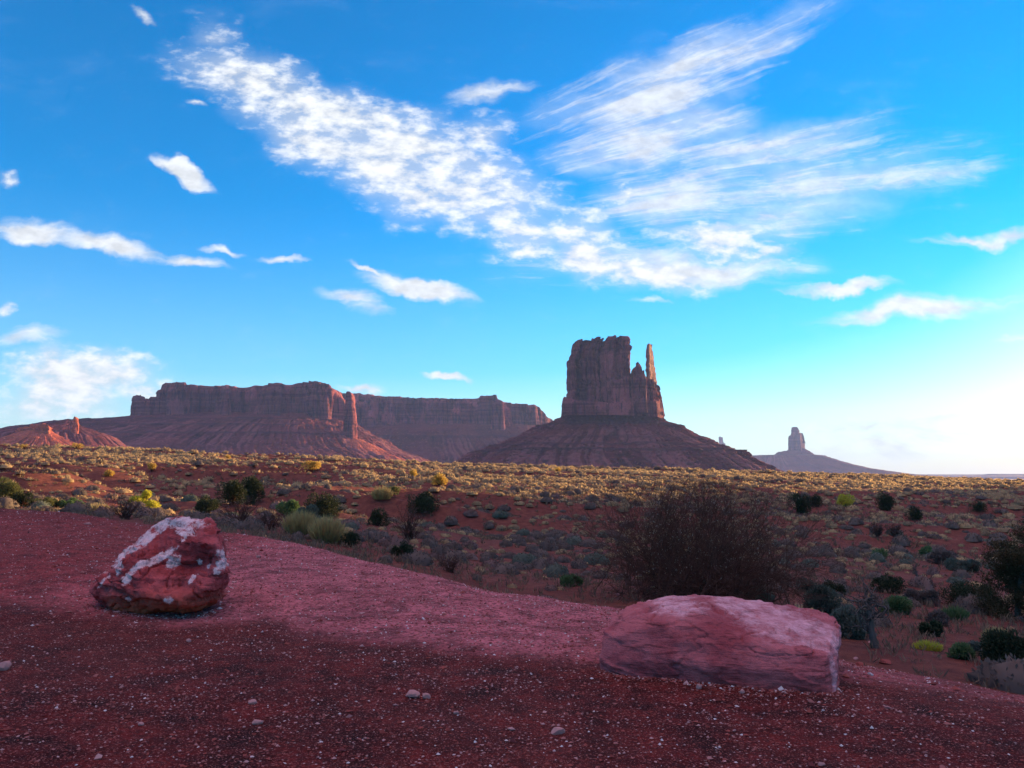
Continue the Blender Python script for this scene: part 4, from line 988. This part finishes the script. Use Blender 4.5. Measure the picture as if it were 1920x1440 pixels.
def rock_loft(name, st, mat, label, up=16, sm=3, amp=.02, pale=(), seed=0, strata=(0, 0)):
    """st: stations, each a ring of (px, py, Y) corner points all round the stone"""
    A = np.array([[P(*q) for q in ring] for ring in st]); nr, nc, _ = A.shape
    A = np.concatenate([A[:1].mean(1, keepdims=True).repeat(nc, 1) * .85 + A[:1] * .15, A, A[-1:].mean(1, keepdims=True).repeat(nc, 1) * .85 + A[-1:] * .15]); nr += 2
    ti = np.linspace(0, nr - 1, (nr - 1) * up + 1); i = np.clip(ti.astype(int), 0, nr - 2); f = (ti - i)[:, None, None]
    B = A[i] * (1 - f) + A[i + 1] * f
    tj = np.linspace(0, nc, nc * up, endpoint=False); j = tj.astype(int); f = (tj - j)[None, :, None]
    C = B[:, j % nc] * (1 - f) + B[:, (j + 1) % nc] * f
    for _ in range(sm * 4):
        C = (np.roll(C, 1, 1) + 2 * C + np.roll(C, -1, 1)) / 4
        D = C.copy(); D[1:-1] = (C[:-2] + 2 * C[1:-1] + C[2:]) / 4; C = D
    du = np.gradient(C, axis=0); dv = (np.roll(C, -1, 1) - np.roll(C, 1, 1)); N = np.cross(du, dv); N /= np.linalg.norm(N, axis=-1, keepdims=True) + 1e-9
    ctr = C.mean((0, 1)); 
    if ((C - ctr) * N).sum() < 0: N = -N; flip = True
    else: flip = False
    x, y, z = C[..., 0], C[..., 1], C[..., 2]
    q = fbm(x * 2.2, y * 2.2, z * 2.2, 2, seed); q2 = fbm(x * 6, y * 6, z * 7, 4, seed + 4, .6); q3 = 1 - 2 * np.abs(fbm(x * 3.5 + z * strata[0], y * 3.5, z * 9 + x * strata[1], 3, seed + 8))
    cr = np.abs(fbm(x * 2.0, y * 2.0, z * 4.5 + x * strata[1], 3, seed + 12)); crack = -(1 - ss(cr, 0, .035))
    disp = amp * (1.0 * q + .9 * q2 + .3 * q3 + 1.1 * crack + .35 * fbm(x * 22, y * 22, z * 30, 3, seed + 40) + .8 * np.sign(vn(0 * x, 0 * y, z * 13 + x * strata[1] * 6 + .5 * q, seed + 20)) * np.abs(q2) ** .5)
    C = C + N * disp[..., None]
    nr, nc = C.shape[:2]; V = C.reshape(-1, 3)
    V = np.vstack([V, C[0].mean(0), C[-1].mean(0)]); F = grid_faces(nr, nc, True); k = np.arange(nc)
    T = np.concatenate([np.stack([(k + 1) % nc, k, np.full(nc, nr * nc)], -1), np.stack([(nr - 1) * nc + k, (nr - 1) * nc + (k + 1) % nc, np.full(nc, nr * nc + 1)], -1)])
    if not flip: F = F[:, ::-1]; T = T[:, ::-1]
    org = np.array([ctr[0], ctr[1], V[:, 2].min()])
    zz = V[:, 2] - org[2]; low = 1 - ss(zz, .03, .22 * zz.max() / .5)
    pa = np.zeros(len(V))
    for (px, py, Y, rx, ry, rot) in pale:      # ellipses: pale mineral on the left boulder, painted top light on the long block
        c = np.array(P(px, py, Y)); k_ = Y / FPX
        dx, dz = V[:, 0] - c[0], V[:, 2] - c[2]; cs, sn = math.cos(rot), math.sin(rot)
        e = np.hypot((dx * cs + dz * sn) / (rx * k_), (-dx * sn + dz * cs) / (ry * k_)); dy = np.abs(V[:, 1] - c[1])
        pa = np.maximum(pa, np.clip(1.6 - e * .8, 0, 1) * (dy < .55))
    o = mk(name, V - org, [F, T], mat, attrs={'low': low, 'pale': pa}, loc=org); tag(o, label, 'rock'); return o
M['pink'] = mat_boulder('pink_sandstone', (0.30, 0.050, 0.056), (0.48, 0.125, 0.13), (0.07, 0.009, 0.012), (0.45, 0.05, 0.025), (0.76, 0.40, 0.42), (.3, 1.3), 16)
M['maroon'] = mat_boulder('maroon_sandstone', (0.25, 0.024, 0.024), (0.46, 0.085, 0.085), (0.05, 0.008, 0.010), (0.55, 0.11, 0.03), (0.80, 0.58, 0.56))
def S8(px0, ybot, ytop, yr, yback, Yf, dep, skew=0, lean=0.12):
    """ring: front bottom, front mid, front shoulder, front ridge, top back, back mid, back bottom, under"""
    return [(px0, ybot, Yf), (px0 + skew * .3, ybot * .5 + yr * .5, Yf + .02), (px0 + skew * .7, yr + 8, Yf + lean * .6), (px0 + skew, yr, Yf + lean),
            (px0 + skew, yback, Yf + dep), (px0 + skew, yback + 40, Yf + dep + .15), (px0, ytop + 70, Yf + dep + .1), (px0, ybot + 6, Yf + dep * .5)]
long_rock = [
    [(1124, 1258, 6.60), (1125, 1232, 6.58), (1128, 1200, 6.62), (1134, 1180, 6.72), (1150, 1158, 7.05), (1150, 1190, 7.3), (1145, 1230, 7.2), (1130, 1262, 6.9)],
    [(1150, 1274, 6.50), (1152, 1240, 6.46), (1158, 1190, 6.52), (1172, 1166, 6.66), (1196, 1128, 7.25), (1200, 1170, 7.5), (1180, 1225, 7.4), (1160, 1272, 6.9)],
    [(1215, 1282, 6.38), (1217, 1240, 6.34), (1225, 1172, 6.44), (1234, 1147, 6.62), (1258, 1117, 7.30), (1262, 1165, 7.6), (1250, 1220, 7.5), (1230, 1280, 6.9)],
    [(1290, 1290, 6.28), (1292, 1245, 6.24), (1300, 1175, 6.36), (1310, 1145, 6.55), (1330, 1120, 7.28), (1335, 1165, 7.6), (1320, 1220, 7.5), (1300, 1288, 6.8)],
    [(1360, 1297, 6.19), (1362, 1250, 6.15), (1368, 1200, 6.24), (1376, 1172, 6.42), (1402, 1126, 7.22), (1405, 1170, 7.5), (1395, 1225, 7.4), (1370, 1294, 6.7)],
    [(1440, 1303, 6.10), (1440, 1258, 6.06), (1446, 1212, 6.14), (1455, 1192, 6.28), (1476, 1132, 7.12), (1480, 1175, 7.4), (1470, 1232, 7.2), (1450, 1300, 6.6)],
    [(1505, 1308, 6.02), (1506, 1265, 5.98), (1512, 1224, 6.05), (1520, 1207, 6.18), (1536, 1143, 7.0), (1540, 1185, 7.2), (1530, 1240, 7.0), (1510, 1305, 6.5)],
    [(1545, 1310, 5.99), (1546, 1270, 5.97), (1549, 1236, 6.02), (1556, 1218, 6.15), (1566, 1156, 6.85), (1570, 1195, 6.95), (1566, 1250, 6.7), (1552, 1306, 6.4)],
    [(1566, 1292, 6.12), (1568, 1266, 6.12), (1569, 1242, 6.16), (1571, 1226, 6.24), (1574, 1174, 6.7), (1575, 1200, 6.75), (1574, 1245, 6.55), (1570, 1285, 6.35)]]
rock_loft('boulder', long_rock, M['pink'], 'long flat topped pink sandstone block lying on the gravel in front of the giant shrub', 22, 1, .018, seed=5, strata=(0, .6),
          pale=((1470, 1170, 6.7, 95, 24, -.28), (1390, 1148, 6.8, 50, 14, -.5), (1240, 1128, 7.0, 60, 7, 0), (1560, 1250, 6.1, 8, 45, 0)))  # top lightened: skylight on the upper face put into the colour
left_rock = [
    [(168, 1108, 8.95), (166, 1104, 8.9), (167, 1100, 8.95), (170, 1094, 9.05), (176, 1090, 9.2), (180, 1098, 9.3), (180, 1108, 9.3), (175, 1112, 9.1)],
    [(190, 1132, 8.85), (184, 1118, 8.7), (186, 1098, 8.72), (192, 1082, 8.85), (200, 1068, 9.2), (206, 1085, 9.5), (206, 1120, 9.5), (200, 1136, 9.2)],
    [(228, 1146, 8.62), (222, 1120, 8.46), (224, 1085, 8.5), (226, 1062, 8.7), (232, 1036, 9.25), (240, 1060, 9.7), (240, 1110, 9.7), (235, 1146, 9.2)],
    [(268, 1152, 8.50), (262, 1120, 8.32), (262, 1075, 8.42), (262, 1042, 8.78), (266, 1004, 9.35), (276, 1030, 9.9), (276, 1095, 9.9), (270, 1150, 9.2)],
    [(305, 1154, 8.45), (300, 1122, 8.25), (300, 1070, 8.64), (298, 1034, 8.95), (302, 976, 9.40), (312, 1005, 10.0), (312, 1085, 10.0), (308, 1152, 9.2)],
    [(342, 1153, 8.48), (340, 1120, 8.28), (340, 1062, 8.84), (340, 1014, 8.82), (344, 967, 9.35), (350, 1000, 10.0), (350, 1080, 10.0), (345, 1150, 9.2)],
    [(376, 1145, 8.58), (376, 1110, 8.36), (380, 1058, 8.76), (382, 1016, 8.50), (382, 974, 9.25), (386, 1005, 9.8), (386, 1080, 9.8), (380, 1144, 9.2)],
    [(402, 1126, 8.72), (404, 1100, 8.50), (412, 1060, 8.52), (408, 1018, 8.60), (404, 984, 9.10), (408, 1010, 9.5), (408, 1070, 9.5), (404, 1128, 9.1)],
    [(416, 1102, 8.84), (420, 1086, 8.68), (426, 1062, 8.66), (419, 1028, 8.72), (416, 1000, 9.0), (419, 1020, 9.2), (420, 1060, 9.2), (418, 1104, 9.0)]]
rock_loft('boulder', left_rock, M['maroon'], 'craggy dark maroon boulder with white patches, standing on the left of the ledge', 20, 1, .05, seed=17, strata=(1.5, .3),
          pale=((283, 1052, 8.7, 38, 8, .55), (305, 1058, 8.5, 12, 12, .4), (256, 1014, 9.0, 66, 16, .80), (222, 1064, 8.7, 12, 14, .9), (350, 980, 9.2, 40, 12, .0), (350, 1000, 9.0, 26, 4, -.1),
                (345, 1010, 8.9, 7, 5, .6), (358, 1058, 8.5, 7, 5, -.5), (390, 1062, 8.6, 5, 4, 0), (243, 1123, 8.5, 8, 5, .5), (322, 1124, 8.3, 8, 8, 0), (200, 1090, 8.8, 4, 14, -.6), (356, 1088, 8.4, 5, 9, -.3), (238, 1085, 8.5, 14, 8, -.7), (420, 1050, 8.7, 8, 22, .1)))

def stone_mesh(r, n=1, sub=2):
    import bmesh
    bm = bmesh.new(); bmesh.ops.create_icosphere(bm, subdivisions=sub, radius=.5)
    V = np.array([v.co[:] for v in bm.verts]); F = np.array([[v.index for v in f.verts] for f in bm.faces]); bm.free()
    s = r.uniform(0, 50); d = V / np.linalg.norm(V, axis=1)[:, None]
    for _ in range(7):                              # cut flats
        nn = r.normal(0, 1, 3); nn /= np.linalg.norm(nn); h = r.uniform(.28, .42); k = V @ nn; V = V - np.outer(np.maximum(k - h, 0), nn)
    V = V * (1 + .12 * fbm(d[:, 0] * 3 + s, d[:, 1] * 3, d[:, 2] * 3, 3)[:, None])
    return V, F
def mat_stone(name, a, b_, c_):
    m, t, b = principled(name, .85, .2); rnd = t.add('ShaderNodeNewGeometry').outputs['Random Per Island']
    pos = t.add('ShaderNodeNewGeometry').outputs['Position']
    c = t.mix(t.ramp(rnd, .3, .7), a, b_); c = t.mix(t.ramp(rnd, .86, .9), c, c_); c = t.mix(t.math('MULTIPLY', t.noise(pos, 60, 3), .5), c, tuple(k * .5 for k in a))
    t.l.new(c, b.inputs['Base Color']); return m
M['stone'] = mat_stone('pale_stone', (.38, .15, .13), (.50, .24, .21), (.6, .40, .36))
M['chips'] = mat_stone('gravel_chips', (.36, .12, .10), (.56, .30, .27), (.80, .68, .64))
M['clods'] = mat_stone('red_grit', (.22, .045, .035), (.36, .08, .06), (.14, .03, .03))
BASE1 = [(P(a, b, c)[0], c) for a, b, c in ((1124, 1258, 6.6), (1150, 1274, 6.5), (1215, 1282, 6.38), (1290, 1290, 6.28), (1360, 1297, 6.19), (1440, 1303, 6.1), (1505, 1308, 6.02), (1550, 1310, 5.99), (1566, 1292, 6.2))]
BASE2 = [(P(a, b, c)[0], c) for a, b, c in ((190, 1132, 8.85), (228, 1146, 8.62), (268, 1152, 8.5), (305, 1154, 8.45), (342, 1153, 8.48), (376, 1145, 8.58), (402, 1126, 8.72))]
def loose_stones():
    r = np.random.default_rng(5)
    L = [(772, 1311, 34, 14, 'pinkish long stone lying on the front gravel beside a smaller one'), (798, 1313, 18, 12, 'small rounded pinkish stone touching the long pinkish one'),
         (1046, 1380, 28, 14, 'flat pale pink stone near the bottom middle of the gravel'), (6, 1262, 28, 22, 'tan stone cut by the left edge of the picture'),
         (482, 1360, 22, 10, 'oval grey pink stone in the lower left gravel'), (472, 1321, 20, 9, 'flat reddish stone just above the oval grey pink one'),
         (1311, 1294, 13, 12, 'white triangular stone leaning at the front foot of the long pink block'), (1392, 1302, 11, 9, 'round pink pebble at the front foot of the long pink block'),
         (1605, 1238, 10, 5, 'small white stone right of the long block, the upper one'), (1612, 1250, 16, 8, 'dark flat stone just right of the long pink block'),
         (1660, 1248, 22, 12, 'rounded purple grey stone right of the dark flat one'), (1860, 1258, 26, 12, 'grey pink stone at the ledge rim near the lower right bush'),
         (1912, 1164, 12, 8, 'white stone on the sand at the right edge'), (165, 985, 16, 6, 'pale flat stone on the red gravel behind the left boulder'),
         (218, 992, 14, 5, 'dark red stone left behind the boulder'), (484, 1047, 8, 6, 'small white stone right of the left boulder'),
         (1158, 1118, 12, 6, 'pale stone at the rim left of the long pink block'), (855, 1342, 10, 8, 'white pebble right below the pair of pinkish stones'), (1540, 1440, 14, 8, 'pale stone at the bottom edge of the picture'),
         (264, 1362, 12, 8, 'white pebble in the lower left gravel'), (354, 1206, 10, 8, 'pink white pebble below the left boulder'), (1635, 1208, 14, 6, 'pale stone on the rim under the dead tree')]
    for i, (px, py, w, h, lb) in enumerate(L):
        x, y, z = hit(px, py - h * .25) if py < 1436 else hit(px, 1436); k = y / FPX
        V, F = stone_mesh(r, sub=3); V = V * [w * k, w * k * .7, h * k * 1.15]; a = r.uniform(-.4, .4)
        V = V @ np.array([[math.cos(a), math.sin(a), 0], [-math.sin(a), math.cos(a), 0], [0, 0, 1]])
        o = mk('stone', V, F, M['clods'] if 'dark' in lb else M['stone'], smooth=False, loc=(x, y, z + h * k * .25)); tag(o, lb, 'stone')
    # gravel
    for nm, n, lo, hi, mat, lb, pw in (('gravel', 52000, .006, .024, 'chips', 'scattered pale and pink stone chips all over the ledge', 1.35), ('red_grit_gravel', 26000, .008, .026, 'clods', 'dark red grit and small clods covering the ledge', 1.2)):
        az = r.uniform(-.66, .66, n); rr = 3.6 + (r.uniform(0, 1, n) ** pw) * 24; x, y = np.sin(az) * rr, np.cos(az) * rr
        for pts in (BASE1, BASE2):
            nb = 900; k = r.uniform(0, len(pts) - 1.001, nb); i0 = k.astype(int); f = (k - i0)[:, None]; q = np.array(pts)[i0] * (1 - f) + np.array(pts)[i0 + 1] * f
            x[:0] = x[:0]; x = np.append(x, q[:, 0] + r.normal(0, .05, nb)); y = np.append(y, q[:, 1] - np.abs(r.normal(0, .07, nb)) + .03)
        rr = np.hypot(x, y); n = len(x)
        keep = (ledge_mask(x, y) > .5); 
        if nm == 'gravel': keep &= r.uniform(0, 1, n) < (.34 + .6 * (np.arange(n) >= n - 1800) + .75 * lit_strip_at(x, y) + .5 * ss(fbm(x * 1.3, y * 1.3, 0, 2, 99), .1, .5))
        x, y, rr = x[keep], y[keep], rr[keep]; n = len(x); z = terrain(x, y)
        s = np.exp(r.uniform(math.log(lo), math.log(hi), n)) * (1 + .035 * rr) * (1 + 1.2 * (r.uniform(0, 1, n) > .985))
        base = [stone_mesh(r, sub=1) for _ in range(1)][0]
        octa = np.array([(1, 0, 0), (-1, 0, 0), (0, 1, 0), (0, -1, 0), (0, 0, 1), (0, 0, -1.)]) * .5
        of = np.array([(0, 2, 4), (2, 1, 4), (1, 3, 4), (3, 0, 4), (2, 0, 5), (1, 2, 5), (3, 1, 5), (0, 3, 5)])
        a = r.uniform(0, 6.28, n); c, sn = np.cos(a)[:, None], np.sin(a)[:, None]
        J = octa[None] * r.uniform(.7, 1.35, (n, 6, 1)) * np.stack([np.ones(n), r.uniform(.5, 1, n), r.uniform(.35, .7, n)], -1)[:, None] + r.normal(0, .07, (n, 6, 3))
        J = J * s[:, None, None]
        V = np.stack([J[..., 0] * c - J[..., 1] * sn + x[:, None], J[..., 0] * sn + J[..., 1] * c + y[:, None], J[..., 2] + z[:, None] + s[:, None] * .12], -1).reshape(-1, 3)
        F = (of[None] + np.arange(n)[:, None, None] * 6).reshape(-1, 3)
        o = mk(nm, V, [F], M[mat], smooth=False); tag(o, lb, 'gravel', kind='stuff')
loose_stones()
